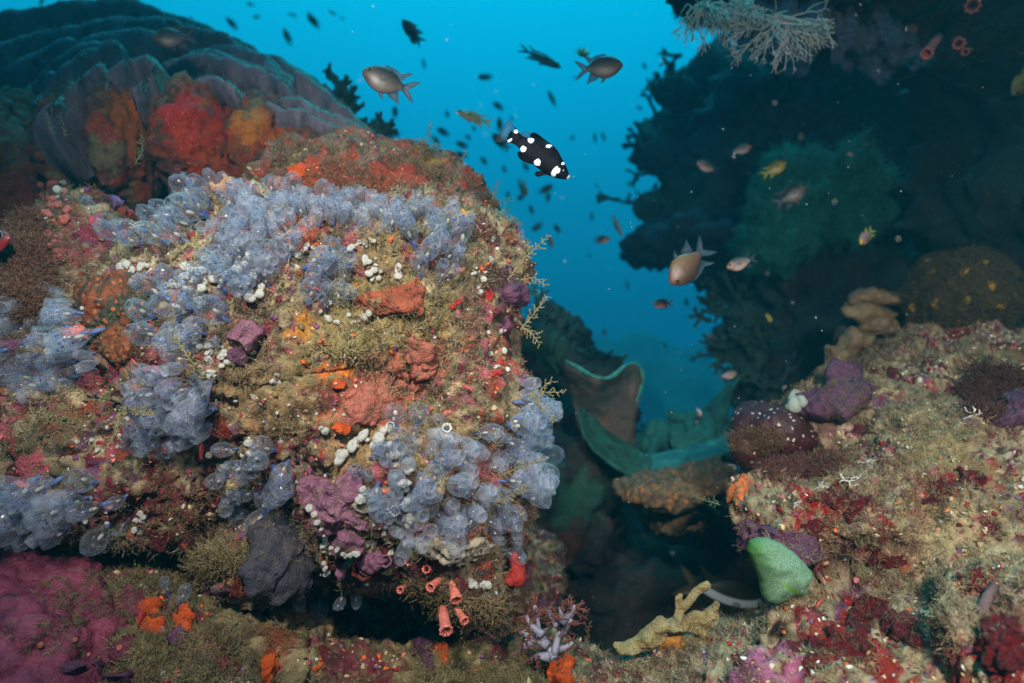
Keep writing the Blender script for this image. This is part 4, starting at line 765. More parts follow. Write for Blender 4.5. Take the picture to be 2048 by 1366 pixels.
def build_sprigs():
    for pts, lab in [([(1040, 660, 0), (1070, 625, 0), (1095, 592, 0)], 'yellow feathery sprig reaching up over the water gap'), ([(1045, 655, 0), (1065, 668, 0), (1080, 690, 0)], 'short yellow sprig curling down beside a taller one'), ([(1015, 560, 0), (1050, 515, 0), (1100, 470, 0)], 'brown forked sprig standing off the boulder shoulder'),
                     ([(1040, 560, 0), (1070, 555, 0), (1092, 572, 0)], 'thin sprig under the brown forked sprig'), ([(1055, 790, 0), (1090, 785, 0), (1130, 784, 0)], 'level yellow sprig sticking out over the curled plate coral'), ([(1070, 800, 0), (1092, 820, 0), (1108, 845, 0)], 'yellow sprig drooping beneath the level sprig'), ([(1080, 785, 0), (1090, 770, 0), (1104, 762, 0)], 'short yellow sprig rising from the level sprig'),
                     ([(990, 955, -.06), (1040, 935, -.08), (1085, 918, -.09)], 'pale yellow sprig lying over the big clump, its upper one'), ([(985, 1010, -.06), (1030, 985, -.08), (1062, 970, -.09)], 'pale yellow sprig lying over the big clump, its lower one')]:
        sprig(pts, .99, lab)
    for pts, lab in [([(220, 800, -.02), (180, 790, -.05), (120, 770, -.07)], 'dusty yellow sprig reaching over the dim leaning clump'), ([(240, 820, -.02), (235, 860, -.05), (205, 910, -.07)], 'dusty yellow sprig hanging down into the dark recess'), ([(235, 815, -.02), (270, 822, -.05), (310, 826, -.05)], 'short dusty sprig beside the dusty pink sheet'), ([(150, 850, -.03), (110, 832, -.05), (60, 822, -.06)], 'faint sprig low beside the dim leaning clump'),
                     ([(410, 760, -.1), (380, 720, -.12), (345, 670, -.12)], 'olive sprig stretched across the beaded turf'), ([(345, 520, -.12), (375, 490, -.14), (400, 470, -.14)], 'short olive sprig between two sea squirt clumps')]:
        sprig(pts, .95, lab, side=.0036, width=.0085, r=.0016)
    for pts, d, lab in [([(985, 400, 0), (990, 380, 0), (998, 360, 0)], 1.15, 'thin upright sprig on the boulder skyline'), ([(840, 320, 0), (855, 280, 0), (862, 245, 0)], 1.22, 'green grey sprig standing on the mound skyline'), ([(850, 300, 0), (872, 285, 0), (880, 300, 0)], 1.22, 'short side sprig on the mound skyline'), ([(905, 360, 0), (925, 330, 0), (930, 300, 0)], 1.12, 'pale sprig in front of the mound shoulder'),
                        ([(270, 330, 0), (285, 300, 0), (283, 270, 0)], 1.12, 'green sprig on the dim boulder shoulder'), ([(105, 270, 0), (100, 245, 0), (92, 228, 0)], 1.22, 'small green sprig before the ridged coral'), ([(130, 275, 0), (128, 250, 0), (118, 230, 0)], 1.22, 'second small green sprig before the ridged coral'), ([(655, 280, 0), (665, 258, 0), (680, 240, 0)], 1.35, 'grey sprig at the foot of the ridged coral'), ([(815, 430, -.05), (830, 400, -.06), (833, 375, -.07)], 1.05, 'green sprig rising out of the squirt row'), ([(1440, 1010, 0), (1410, 1000, 0), (1380, 990, 0)], 1.04, 'tiny sprig poking off the sloping rock nose')]:
        sprig(pts, d, lab, M_SPRIG2, .005, .009, .001)
    sprig([(1168, 1310, 0), (1172, 1280, 0), (1182, 1242, 0)], 1.0, 'small brown upright sprig beside the soft coral', mat_flesh('brown hydroid', S(110, 84, 56), S(90, 66, 44), 90, .001, .8), .004, .006, .0013)
    # soft pale yellow green sprays behind the boulder edge
    for k, (x, y) in enumerate([(1010, 470), (1035, 520), (1000, 430), (1050, 600)]):
        sprig([(x-30, y+20, 0), (x, y, 0), (x+18, y-35, 0)], 1.25, ['blurred teal spray behind the forked sprig', 'blurred teal spray above the thin sprig', 'blurred teal spray at the boulder shoulder', 'blurred teal spray under the forked sprig'][k], mat_flesh('teal spray', S(60, 150, 130), S(50, 120, 110), 60, .001, .8) if k == 0 else bpy.data.materials['teal spray'], .006, .02, .0016)
build_sprigs()
def inflate(name, poly, d, thick, mat, step=2.5, wob=.15, tilt=0.):
    # a closed rounded body from its outline: real thickness front and back
    xs = [p[0] for p in poly]; ys = [p[1] for p in poly]; gx = np.arange(min(xs)-4, max(xs)+4, step); gy = np.arange(min(ys)-4, max(ys)+4, step); X, Y = np.meshgrid(gx, gy); M = inside(poly, X, Y)
    pa = np.array(poly, float); pb = np.roll(pa, -1, 0); D = np.full(X.shape, 1e9); Q = np.stack([X, Y], 2)
    for a, b in zip(pa, pb): t = np.clip(((Q-a)@(b-a))/((b-a)@(b-a)+1e-9), 0, 1); D = np.minimum(D, np.linalg.norm(Q-a-t[..., None]*(b-a), axis=2))
    w = D[M].max(); E = np.sqrt(np.clip(1-(1-np.clip(D/w, 0, 1))**2, 0, 1)); idx = -np.ones(X.shape, int); n = M.sum(); idx[M] = np.arange(n)
    C = np.array([P(x, y, d)[:] for x, y in zip(X[M], Y[M])]); T = thick*E[M]*(1+wob*fbm(C*45, 3, 4)); f = np.stack([C[:, 0], C[:, 1]-T, C[:, 2]], 1); b = np.stack([C[:, 0], C[:, 1]+T*.9, C[:, 2]], 1); V = np.concatenate([f, b]); F = []; ed = {}
    for i in range(X.shape[0]-1):
        for j in range(X.shape[1]-1):
            q = [v for v in (idx[i, j], idx[i, j+1], idx[i+1, j+1], idx[i+1, j]) if v >= 0]
            if len(q) >= 3:
                F.append(q[::-1]); F.append([v+n for v in q])
                for u, v in zip(q, q[1:]+q[:1]): ed[(u, v)] = 1
    for (u, v) in ed:
        if (v, u) not in ed: F.append([u, v, v+n, u+n])
    o = mk(name, V, F, mat); sm = o.modifiers.new('s', 'SMOOTH'); sm.iterations = 4; sm.factor = .5; return o
def branch_tree(p, d, length, r, depth, spread, parts, up=(0, 0, 0), kids=(2, 3), shrink=.72, knob=0):
    p = Vector(p); d = Vector(d).normalized(); q = p+d*length; mid = p.lerp(q, .5)+Vector(RNG.normal(0, length*.07, 3)); parts.append(tube([p, mid, q], [r, r*.88, r*.76], 6, .15))
    if depth == 0: return [q]
    tips = []
    for k in range(random.randint(*kids)):
        nd = d+Vector(RNG.normal(0, spread, 3))+Vector(up); tips += branch_tree(q, nd, length*random.uniform(shrink*.85, shrink*1.15), r*.76, depth-1, spread, parts, up, kids, shrink)
    return tips
def build_corals():
    # white branching tufts under the overhang
    mw = mat_flesh('white branching tuft', S(238, 230, 214), S(210, 198, 178), 80, .001, .8)
    for x, y, n, ln, w, lab in [(1560, 48, 42, .042, .9, 'large white branching tuft hanging from the overhang tip'), (1420, 20, 26, .032, .8, 'smaller greyish branching tuft hanging at the overhang outer edge'), (1490, 12, 24, .03, .9, 'dull tan tuft between two white branching tufts'), (1630, 60, 6, .016, .9, 'small thin tuft beside the large white tuft')]:
        parts = []
        for k in range(n): branch_tree(P(x+random.gauss(0, 14), y-10+random.gauss(0, 6), 1.42), (random.gauss(0, w), -abs(random.gauss(.1, .4)), -.75+random.gauss(0, .35)), ln*random.uniform(.7, 1.2), .0021, 3, .45, parts, (0, 0, -.12), (1, 3), .72)
        V, F = join(parts); tag(mk('branching_tuft', V, F, mw, origin=P(x, y-15, 1.42)), lab, 'hydrocoral')
    # little white starry tufts on the sloping rock
    for x, y, s, lab in [(1485, 935, 1.5, 'bright white branching tuft on the sloping rock nose'), (1700, 965, 1.2, 'thin white tuft by the dark red row'), (1640, 975, .9, 'small scattered white tuft left of another tuft'), (1590, 1012, 1.1, 'white starry tuft above the dark red patches'), (1730, 925, 1.1, 'wispy white tuft up the slope'), (1625, 915, .7, 'tiny white tuft high on the tan turf'), (1690, 895, .7, 'pale tuft on the upper turf'), (1945, 832, 1.0, 'wispy white tuft near the purple edge mound'), (1500, 1260, .9, 'thin white strands beside the branching coral'),
                         (270, 445, 1.0, 'curly white strand on the squirt clump by the lilac sheet'), (275, 455, .8, 'small curl of white strand under another strand')]:
        h = hit(x, y); parts = []
        for k in range(7): branch_tree(h[0]+h[1]*.001, Vector((random.gauss(0, 1), random.gauss(-.4, .3), random.gauss(.15, .5)))+h[1]*.3, .0085*s*random.uniform(.7, 1.2), .0011*s**.5, 2, .5, parts, (0, 0, 0), (1, 2), .7)
        V, F = join(parts); tag(mk('white_tuft', V, F, bpy.data.materials.get('chalk white'), origin=h[0]), lab, 'hydrocoral')
    # yellow branching coral on the bottom
    m = mat_flesh('cream branching coral', S(166, 148, 100), S(138, 114, 70), 70, .004, .85, spots=(S(100, 64, 36), 330, .3))
    root = inflate('branching_coral', [(1224, 1290), (1228, 1282), (1250, 1284), (1275, 1270), (1290, 1255), (1305, 1242), (1315, 1232), (1325, 1231), (1335, 1240), (1345, 1236), (1350, 1218), (1348, 1195), (1358, 1185), (1367, 1187), (1366, 1202), (1385, 1177), (1400, 1167), (1415, 1160), (1424, 1168), (1418, 1181), (1400, 1189), (1388, 1202), (1382, 1212), (1369, 1224), (1364, 1240), (1375, 1228), (1390, 1220), (1405, 1222), (1420, 1212), (1432, 1200), (1441, 1206), (1436, 1220), (1440, 1236), (1426, 1241), (1431, 1255), (1415, 1261), (1416, 1273), (1400, 1277), (1385, 1266), (1370, 1264), (1340, 1268), (1320, 1292), (1290, 1302), (1260, 1308), (1235, 1306)], 1.0, .013, m, 1.6, wob=.9)
    tag(root, 'knobbly cream branching coral at the bottom edge of the dark hollow', 'coral')
    # pale soft coral with red polyps
    ms = mat_flesh('pale soft stem', S(146, 142, 152), S(118, 112, 126), 60, .001, .4, sss=.3); mp = mat_flesh('red polyps', S(132, 78, 62), S(110, 58, 48), 60, .001, .6)
    parts = []; tips = []
    for pts in [[(1108, 1318), (1095, 1290), (1078, 1262), (1074, 1235), (1070, 1212)], [(1108, 1318), (1112, 1290), (1118, 1262), (1124, 1235), (1120, 1215)], [(1095, 1290), (1070, 1278), (1052, 1270), (1035, 1262)], [(1112, 1285), (1130, 1260), (1142, 1240)], [(1108, 1300), (1130, 1295), (1145, 1285)], [(1085, 1270), (1062, 1250), (1052, 1232)], [(1100, 1312), (1075, 1312), (1062, 1318)], [(1117, 1250), (1100, 1232), (1096, 1220)], [(1124, 1245), (1146, 1222), (1148, 1212)], [(1070, 1280), (1050, 1292), (1046, 1298)]]:
        w = [P(x, y, .97+random.gauss(0, .01)) for x, y in pts]; parts.append(tube(w, np.linspace(9, 3.6, len(w))*PXM(.97), 7, .35)); tips += w[-2:]+[w[-1].lerp(w[-2], .5)]
    root = mk('soft_coral', *join(parts), ms, origin=P(1108, 1318, .97)); tag(root, 'pale branched soft coral with rusty red polyps at the hollow edge', 'soft coral')
    pp = []
    for t in tips:
        for _ in range(6):
            c = t+Vector(RNG.normal(0, .007, 3)); pp.append(tube([t, c], [.0007, .0007], 4)); d0 = (c-t).normalized()
            for k in range(7):
                e = (d0*.5+Vector(RNG.normal(0, 1, 3)).normalized()).normalized()*.0052; pp.append(tube([c, c+e], [.0006, .0003], 4))
    o = child_of(mk('polyp_cluster', *join(pp), mp), root); tag(o, 'rusty red star shaped polyps', kind='stuff')
    # green mitten-shaped ascidian
    m, N_, L_, bs = nodes('green ascidian'); tc = N_.new('ShaderNodeTexCoord').outputs['Object']; g = N_.new('ShaderNodeSeparateXYZ'); L_.new(tc, g.inputs[0])
    v = N_.new('ShaderNodeTexVoronoi'); v.inputs['Scale'].default_value = 520; L_.new(tc, v.inputs['Vector']); n = nz(N_, L_, tc, 30, 3)
    c = mixc(N_, L_, rng(N_, L_, v.outputs['Distance'], .2, .5, 0, 1), S(134, 158, 138), S(92, 124, 90)); c = mixc(N_, L_, rng(N_, L_, g.outputs['X'], -.045, -.012, .95, 0), c, S(52, 104, 18))
    dl = N_.new('ShaderNodeMath'); dl.operation = 'MULTIPLY_ADD'; L_.new(g.outputs['X'], dl.inputs[0]); dl.inputs[1].default_value = .75; L_.new(g.outputs['Z'], dl.inputs[2])
    ab = N_.new('ShaderNodeMath'); ab.operation = 'ABSOLUTE'; a2 = N_.new('ShaderNodeMath'); a2.operation = 'ADD'; L_.new(dl.outputs[0], a2.inputs[0]); a2.inputs[1].default_value = .012; L_.new(a2.outputs[0], ab.inputs[0])
    ml = N_.new('ShaderNodeMath'); ml.operation = 'MULTIPLY'; L_.new(rng(N_, L_, ab.outputs[0], .0015, .005, 1, 0), ml.inputs[0]); L_.new(rng(N_, L_, g.outputs['X'], -.008, .004, 0, .9), ml.inputs[1]); c = mixc(N_, L_, ml.outputs[0], c, S(90, 140, 30))
    L_.new(c, bs.inputs['Base Color']); bs.inputs['Roughness'].default_value = .7; bs.inputs['Specular IOR Level'].default_value = .25; bs.inputs['Subsurface Weight'].default_value = .2; bs.inputs['Subsurface Radius'].default_value = (.006, .01, .005); bump(N_, L_, bs, v.outputs['Distance'], .4, .0009)
    tag(inflate('green_ascidian', [(1492, 1100), (1498, 1083), (1515, 1074), (1538, 1075), (1562, 1085), (1585, 1100), (1605, 1120), (1620, 1138), (1624, 1152), (1612, 1168), (1616, 1180), (1600, 1190), (1582, 1190), (1572, 1200), (1548, 1208), (1528, 1202), (1520, 1185), (1518, 1160), (1505, 1130)], .93, .027, m, 2.6), 'smooth pale green mitten shaped ascidian with a darker green top', 'ascidian')
    # pink cup corals hanging at the boulder foot
    mc = mat_flesh('pink cup coral', S(226, 128, 110), S(206, 104, 88), 90, .0015, .55, sss=.1); mt = mat_flesh('cup mouth', S(150, 40, 32), S(90, 20, 20), 100, .001, .5); md = mat_flesh('cup throat', S(40, 8, 8), S(30, 6, 6), 60, 0, .6)
    cups = [((905, 1155), (913, 1200), 12, .98, 'longest pink tube cup coral, pointing straight down'), ((885, 1225), (893, 1262), 13, .93, 'broad pink tube cup coral, lowest of the cluster'), ((908, 1210), (930, 1242), 9, .97, 'small pink tube cup coral tilted beside the broad one'), ((880, 1160), (860, 1175), 9, .98, 'pink tube cup coral leaning toward the dark hollow'), ((815, 1172), (800, 1180), 7, 1.0, 'tiny pink tube cup coral alone over the shadow'), ((825, 1128), (817, 1122), 8, .97, 'stubby pink cup under the beige honeycombed sponge'), ((862, 1140), (852, 1138), 8, .98, 'stubby pink cup next to a yellow slip'),
            ((1875, 78), (1853, 108), 11, 1.45, 'dim salmon tube cup coral under the overhang'), ((1915, 80), (1918, 88), 11, 1.45, 'dim red cup facing out under the overhang'), ((1950, 0), (1945, 12), 14, 1.4, 'pinkish cup cut by the top edge of the picture'), ((1940, 100), (1930, 104), 7, 1.5, 'tiny dim red cup in the overhang shade')]
    for (a, b, r, d, lab) in cups:
        A = P(*a, d+.02); Bq = P(*b, d-.012); ax = np.array(Bq-A); ln = np.linalg.norm(ax); r = r*PXM(d); bm_ = basis(ax); lob = lambda i, t: (.16*math.cos(8*t) if i in (4, 5, 6) else .04*math.cos(8*t))
        V, F = lathe([(r*.75, -.2*ln), (r*.8, .2*ln), (r*.85, .6*ln), (r*.95, .9*ln), (r*1.08, ln), (r*.95, ln*1.01+r*.12), (r*.7, ln), (r*.55, ln*.9), (r*.5, ln*.7)], 24, lob); V[:, :2] += .1*r*np.stack([np.sin(V[:, 2]/ln*3), np.cos(V[:, 2]/ln*2)], 1)
        o = mk('cup_coral', V@bm_.T+np.array(A), F, mc, origin=A); tag(o, lab, 'cup coral')
        pp = [tube([(math.cos(t)*r*.85, math.sin(t)*r*.85, ln+r*.06), (math.cos(t)*r*.3, math.sin(t)*r*.3, ln*.96)], [r*.11, r*.05], 4) for t in [k*math.pi/4+.39 for k in range(8)]]; v, f = join(pp); child_of(mk('septa', v@bm_.T+np.array(A), f, mt), o)
        v, f = lathe([(r*.5, ln*.72), (r*.5, ln*.8), (.2*r, ln*.82)], 12); child_of(mk('throat', v@bm_.T+np.array(A), f, md), o)
    # red rimmed tube sponge and pale twin tubes
    mrim = mat_flesh('ragged red rim', S(150, 62, 40), S(96, 26, 20), 150, .004, .8)
    for x, y, r, lab, mm, inn in [(730, 1132, 24, 'red rimmed tube sponge with a toothed dark mouth', mrim, md), (772, 1122, 13, 'pale lined dark opening beside the red rimmed tube', M_PURP, md), (893, 858, 10, 'upper pale tube of a twin pair in the big clump', M_WHT, md), (897, 878, 9, 'lower pale tube of a twin pair in the big clump', M_WHT, md), (780, 852, 9, 'pale open tube near the pink cups', M_WHT, md), (789, 1022, 11, 'white lipped tube beside the bright bead column', M_WHT, md), (659, 952, 8, 'tiny white tube standing on the mauve sheet', M_WHT, md)]:
        h = hit(x, y, ('reef_boulder',)); d = h[0].y; r = r*PXM(d); bm_ = basis(np.array(h[1])*.6+[0, -.8, .15]); V, F = lathe([(r*1.1, -r), (r*.95, 0), (r*.95, r*.8), (r, r*1.1), (r*.86, r*1.2), (r*.7, r*1.0), (r*.62, r*.2)], 18, lambda i, t: .07*math.sin(5*t)+(.08*math.sin(11*t) if mm is mrim else 0))
        o = mk('tube_sponge', V@bm_.T+np.array(h[0]), F, mm, origin=h[0]); tag(o, lab, 'tube sponge'); v, f = lathe([(r*.64, 0), (r*.6, r*.45), (r*.1, r*.5)], 14); child_of(mk('opening', v@bm_.T+np.array(h[0]), f, inn), o)
    # red cone on the boulder's outer foot
    d = 1.05; V, F, Nn = fuse([ell(1036, 1148, d, 17, 26, .02), ell(1028, 1120, d, 10, 18, .014), ell(1020, 1160, d, 14, 14, .015)], .003, 8); V = V+Nn*(.0008*fbm(V*120, 2, 3))[:, None]; tag(mk('red_sponge_cone', V, F, mat_flesh('brick red sponge', S(176, 48, 36), S(140, 30, 24), 90, .0015, .6)), 'smooth brick red cone shaped sponge at the boulder foot', 'sponge')
    # speckled brown mound (sea cucumber like) behind the ridge
    m = mat_flesh('speckled brown skin', S(70, 28, 26), S(48, 18, 20), 30, .002, .5, spots=(S(176, 168, 150), 74, .22)); V, F, Nn = fuse([ell(1545, 862, 1.26, 84, 60, .09, 12), ell(1490, 890, 1.26, 34, 48, .06), ell(1600, 860, 1.3, 40, 50, .06)], .005, 10); V = V+Nn*(.006*fbm(V*22, 3, 4)+.0015*fbm(V*90, 2, 6))[:, None]; tag(mk('speckled_mound', V, F, m), 'rounded dark brown mound speckled with white behind the purple sponge', 'sea cucumber')
    BVH['speckled'] = BVHTree.FromPolygons(V.tolist(), F)
    # yellow flecked ball sponge with dark fuzz
    d = 1.5; V, F, Nn = fuse([ell(1922, 594, d, 95, 86, .12)], .007, 4); V = V+Nn*(.010*fbm(V*25, 3, 2)+.004*fbm(V*90, 2, 7))[:, None]
    m = mat_flesh('ball sponge', S(70, 58, 30), S(40, 32, 20), 22, .006, .9, spots=(S(150, 116, 36), 26, .25)); ball = mk('ball_sponge', V, F, m); tag(ball, 'fuzzy dark ball sponge flecked with yellow on the upper slope', 'sponge')
    p = V[RNG.integers(0, len(V), 2600)]-np.array(ball.location); nn = p/np.linalg.norm(p, axis=1)[:, None]; mm = np.stack([basis(nn[i]+RNG.normal(0, .4, 3), i)*random.uniform(.008, .016) for i in range(len(p))])
    f = scatter('fuzz', TW, p, mm, np.array([S(84, 72, 46)])*RNG.uniform(.5, 1.4, (len(p), 1)), M_TURF); f.parent = ball
    BVH['ball'] = BVHTree.FromPolygons(V.tolist(), F)
    # lobed cream coral
    m = mat_flesh('cream lobes', S(136, 118, 84), S(96, 70, 46), 40, .002, .7, spots=(S(136, 96, 62), 200, .3))
    root = bpy.data.objects.new('lobed_coral', None); COL.objects.link(root); root.location = P(1730, 720, 1.6); tag(root, 'cream coral with five plump lobes stacked beside the ball sponge', 'coral')
    for x, y, rx, rz, t in [(1752, 597, 50, 19, -2), (1735, 628, 50, 19, 12), (1755, 640, 34, 13, -18), (1775, 658, 30, 16, -10), (1708, 684, 44, 26, -24), (1672, 714, 26, 28, 0), (1650, 740, 16, 14, 0)]:
        v, f = ell(x, y, 1.58, rx, rz, .035, t); v = v+.012*np.stack([fbm(v*30, 2, k) for k in range(3)], 1); o = mk('lobe', v-np.array(root.location), f, m, parent=root)
    v, f = ell(1740, 680, 1.68, 70, 80, .06, 30); mk('stem', v-np.array(root.location), f, mat_flesh('cream stem', S(70, 60, 44), S(50, 44, 36), 40, .003, .8), parent=root)
    # curled green plate coral: an open ruffled cup seen from the side
    mg = mat_flesh('green plate coral', S(28, 98, 80), S(16, 60, 54), 22, .006, .9); mgi = mat_flesh('brown grey plate face', S(26, 50, 44), S(92, 72, 64), 13, .003, .8)  # the face is a mottle of dark green and brown grey
    def sheet(name, rows, d, thick, mat, nres=40):     # rows: list of pixel polylines with depth offsets, lofted and given thickness
        g = []
        for row in rows:
            a = np.array(row, float); t = np.r_[0, np.cumsum(np.linalg.norm(np.diff(a[:, :2], axis=0), axis=1))]; u = np.linspace(0, t[-1], nres); ker = np.array([1, 2, 3, 2, 1])/9; b = np.stack([np.interp(u, t, a[:, k]) for k in range(3)], 1)
            for k in range(12): b[2:-2, k % 3] = np.convolve(b[:, k % 3], ker, 'valid')
            g.append(b)
        g = np.array(g); m_ = 9*(len(g)-1)+1; t = np.linspace(0, len(g)-1, m_); gg = np.empty((m_, nres, 3))
        for i in range(nres):
            for k in range(3): gg[:, i, k] = np.interp(t, np.arange(len(g)), g[:, i, k])
        ker = np.array([1, 2, 3, 4, 3, 2, 1])/16
        if m_ > 12:
            pad = np.concatenate([gg[:1]]*3+[gg]+[gg[-1:]]*3); gg2 = sum(ker[k]*pad[k:k+m_] for k in range(7)); gg2[0] = gg[0]; gg2[-1] = gg[-1]; gg = gg2
        V = np.array([P(x, y, d+z)[:] for x, y, z in gg.reshape(-1, 3)]); V = V+.005*np.stack([fbm(V*13, 3, k) for k in range(3)], 1)+.004*np.stack([fbm(V*45, 3, k+5) for k in range(3)], 1); n = len(V); W = V.reshape(m_, nres, 3); nn = np.cross(np.gradient(W, axis=0), np.gradient(W, axis=1)); nn /= np.linalg.norm(nn, axis=2)[..., None]+1e-9
        V2 = np.concatenate([V+nn.reshape(-1, 3)*thick/2, V-nn.reshape(-1, 3)*thick/2]); F = []
        for i in range(m_-1):
            for j in range(nres-1):
                a = i*nres+j; q = [a, a+1, a+nres+1, a+nres]; F.append(q); F.append([v+n for v in q[::-1]])
        b = [j for j in range(nres)]+[i*nres+nres-1 for i in range(1, m_)]+[(m_-1)*nres+j for j in range(nres-2, -1, -1)]+[i*nres for i in range(m_-2, 0, -1)]
        for u, v in zip(b, b[1:]+b[:1]): F.append([u, u+n, v+n, v])
        return mk(name, V2, F, mat)
    pc = bpy.data.objects.new('plate_coral', None); COL.objects.link(pc); pc.location = P(1250, 930, 1.8); tag(pc, 'curled green plate coral with a bright wavy rim in the gap between the reefs', 'coral')
    rim = [(1130, 722, -.02), (1158, 736, -.03), (1180, 752, -.05), (1205, 762, -.06), (1228, 756, -.05), (1240, 740, -.02), (1258, 724, 0), (1280, 726, .02), (1288, 748, .05), (1284, 775, .06), (1272, 805, .05)]
    low = [(1140, 800, .08), (1160, 815, .08), (1180, 830, .07), (1205, 838, .06), (1225, 842, .06), (1242, 845, .06), (1258, 846, .07), (1268, 848, .08), (1272, 850, .1), (1272, 852, .1), (1266, 856, .1)]
    base = [(1180, 900, .1), (1195, 905, .1), (1210, 908, .1), (1222, 910, .1), (1235, 912, .1), (1245, 914, .1), (1255, 914, .1), (1262, 914, .1), (1268, 914, .1), (1270, 914, .1), (1272, 914, .1)]
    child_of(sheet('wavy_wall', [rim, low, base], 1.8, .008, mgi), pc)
    ra = np.array(rim); tt = np.linspace(0, len(rim)-1, 40); rr = np.stack([np.interp(tt, np.arange(len(rim)), ra[:, k]) for k in range(3)], 1)
    for k in range(12): rr[2:-2, k % 3] = np.convolve(rr[:, k % 3], np.array([1, 2, 3, 2, 1])/9, 'valid')
    child_of(mk('bright_rim', *tube([P(x, y-1, 1.795+z) for x, y, z in rr], (3.4+1.2*np.sin(tt*1.7)+.6*np.sin(tt*5))*np.clip((tt+.6)/1.5, .4, 1)*PXM(1.8), 8, .35), mat_flesh('rim', S(60, 150, 134), S(36, 104, 94), 70, .003, .85)), pc)
    child_of(sheet('lower_leaf', [[(1158, 815, .0), (1157, 845, -.02), (1168, 875, -.04), (1190, 905, -.06), (1222, 932, -.07), (1258, 948, -.06), (1297, 946, -.03)], [(1168, 822, .04), (1178, 850, .03), (1198, 880, .02), (1225, 905, .0), (1255, 922, .0), (1280, 930, .0), (1302, 932, .02)], [(1182, 832, .1), (1215, 855, .11), (1245, 875, .11), (1265, 893, .1), (1280, 905, .1), (1292, 912, .1), (1305, 918, .1)]], 1.78, .007, mg), pc)
    # cabbage-like leaves behind
    cb = bpy.data.objects.new('cabbage_coral', None); COL.objects.link(cb); cb.location = P(1370, 920, 2.1); tag(cb, 'heap of broad green leafy coral behind the curled plate coral', 'coral')
    mgd = mat_flesh('deep green leaves', S(26, 92, 80), S(16, 62, 58), 20, .004, .85)
    for x0, y0, w, hgt, dz in [(1290, 900, 90, 60, 0), (1340, 870, 110, 50, .05), (1400, 900, 120, 90, -.04), (1420, 860, 100, 40, .08), (1320, 930, 130, 40, -.06), (1380, 840, 90, 30, .12), (1440, 915, 90, 60, -.06)]:
        top = [(x0-w/2+w*k/8, y0-hgt/2+hgt*.18*math.sin(k*1.3+x0), dz+.03*math.sin(k*1.7+y0)) for k in range(9)]; mid = [(x, y+hgt*.5, z-.05+.015*math.sin(i)) for i, (x, y, z) in enumerate(top)]; bot = [(x0+(x-x0)*.7, y+hgt, z+.02) for x, y, z in top]
        child_of(sheet('leaf', [top, mid, bot], 2.1, .007, mgd, 30), cb)
    child_of(sheet('tall_leaf', [[(1480, 752, 0), (1470, 762, 0), (1462, 790, 0), (1456, 820, 0), (1452, 850, 0)], [(1470, 760, .04), (1450, 780, .06), (1430, 810, .06), (1420, 840, .05), (1420, 860, .05)], [(1450, 790, .1), (1430, 805, .12), (1400, 830, .12), (1390, 850, .1), (1390, 870, .1)]], 2.15, .01, mgd, 24), cb)
    child_of(sheet('pale_edge_leaf', [[(1290, 945, -.05), (1340, 940, -.08), (1400, 925, -.08), (1440, 912, -.1), (1470, 900, -.1)], [(1290, 930, 0), (1340, 920, -.02), (1400, 905, -.02), (1440, 895, -.02), (1470, 888, -.02)], [(1300, 915, .05), (1340, 905, .05), (1400, 890, .05), (1440, 880, .05), (1470, 870, .05)]], 1.85, .01, mat_flesh('pale edge', S(40, 116, 110), S(24, 80, 78), 20, .003, .8), 26), cb)
    # leafy green soft coral on the dark wall
    mll = mat_flesh('teal leafy coral', S(40, 120, 104), S(24, 80, 72), 30, .004, .9); root = bpy.data.objects.new('leafy_coral', None); COL.objects.link(root); root.location = P(1620, 400, 2.3); tag(root, 'bushy teal leafy coral draped over the dark wall behind the grey brown fish', 'coral')
    for x, y, rx, rz in [(1560, 420, 55, 60), (1600, 350, 60, 40), (1660, 345, 70, 34), (1720, 385, 70, 40), (1540, 480, 36, 40), (1640, 400, 70, 40), (1780, 400, 60, 30), (1700, 440, 60, 36), (1590, 450, 50, 40)]:
        v, f, n_ = fuse([ell(x, y, 2.35, rx, rz, .12)], .014, 1); dd, _ = worley(v*20, int(x)); v = v+n_*(.09*(.5-dd)+.05*fbm(v*12, 3, int(y)))[:, None]; o = mk('lump', v-np.array(root.location), f, mll, parent=root)
        p = v[RNG.integers(0, len(v), 900)]-np.array(root.location); nn = p-np.array(P(x, y, 2.35)-root.location); nn /= np.linalg.norm(nn, axis=1)[:, None]; mm = np.stack([basis(nn[i]+RNG.normal(0, .4, 3)+[0, 0, .3], i)*random.uniform(.012, .024) for i in range(len(p))])
        fz = scatter('frond_fringe', TW2, p, mm, np.array([S(44, 124, 108)])*RNG.uniform(.6, 1.3, (len(p), 1)), M_TURF); fz.parent = o
    # table coral plate jutting out of the wall into the blue
    mtb = mat_flesh('dark table coral', S(26, 40, 50), S(18, 30, 40), 10, .01, .9); v, f, n_ = fuse([ell(1420, 505, 3.2, 165, 40, .5, 12), ell(1335, 480, 3.2, 84, 34, .4, -4), ell(1480, 545, 3.2, 120, 40, .45, 8), ell(1440, 460, 3.3, 120, 50, .4)], .025, 3); v = v+n_*(.05*fbm(v*6, 3, 3)+.035*fbm(v*18, 3, 8))[:, None]; tag(mk('table_coral', v, f, mtb), 'flat dark table coral jutting from the wall above the big tan fish', 'coral')
    # bushy branching corals as silhouettes
    mb = mat_flesh('dark bushy coral', S(40, 70, 58), S(28, 50, 46), 12, .004, .9)
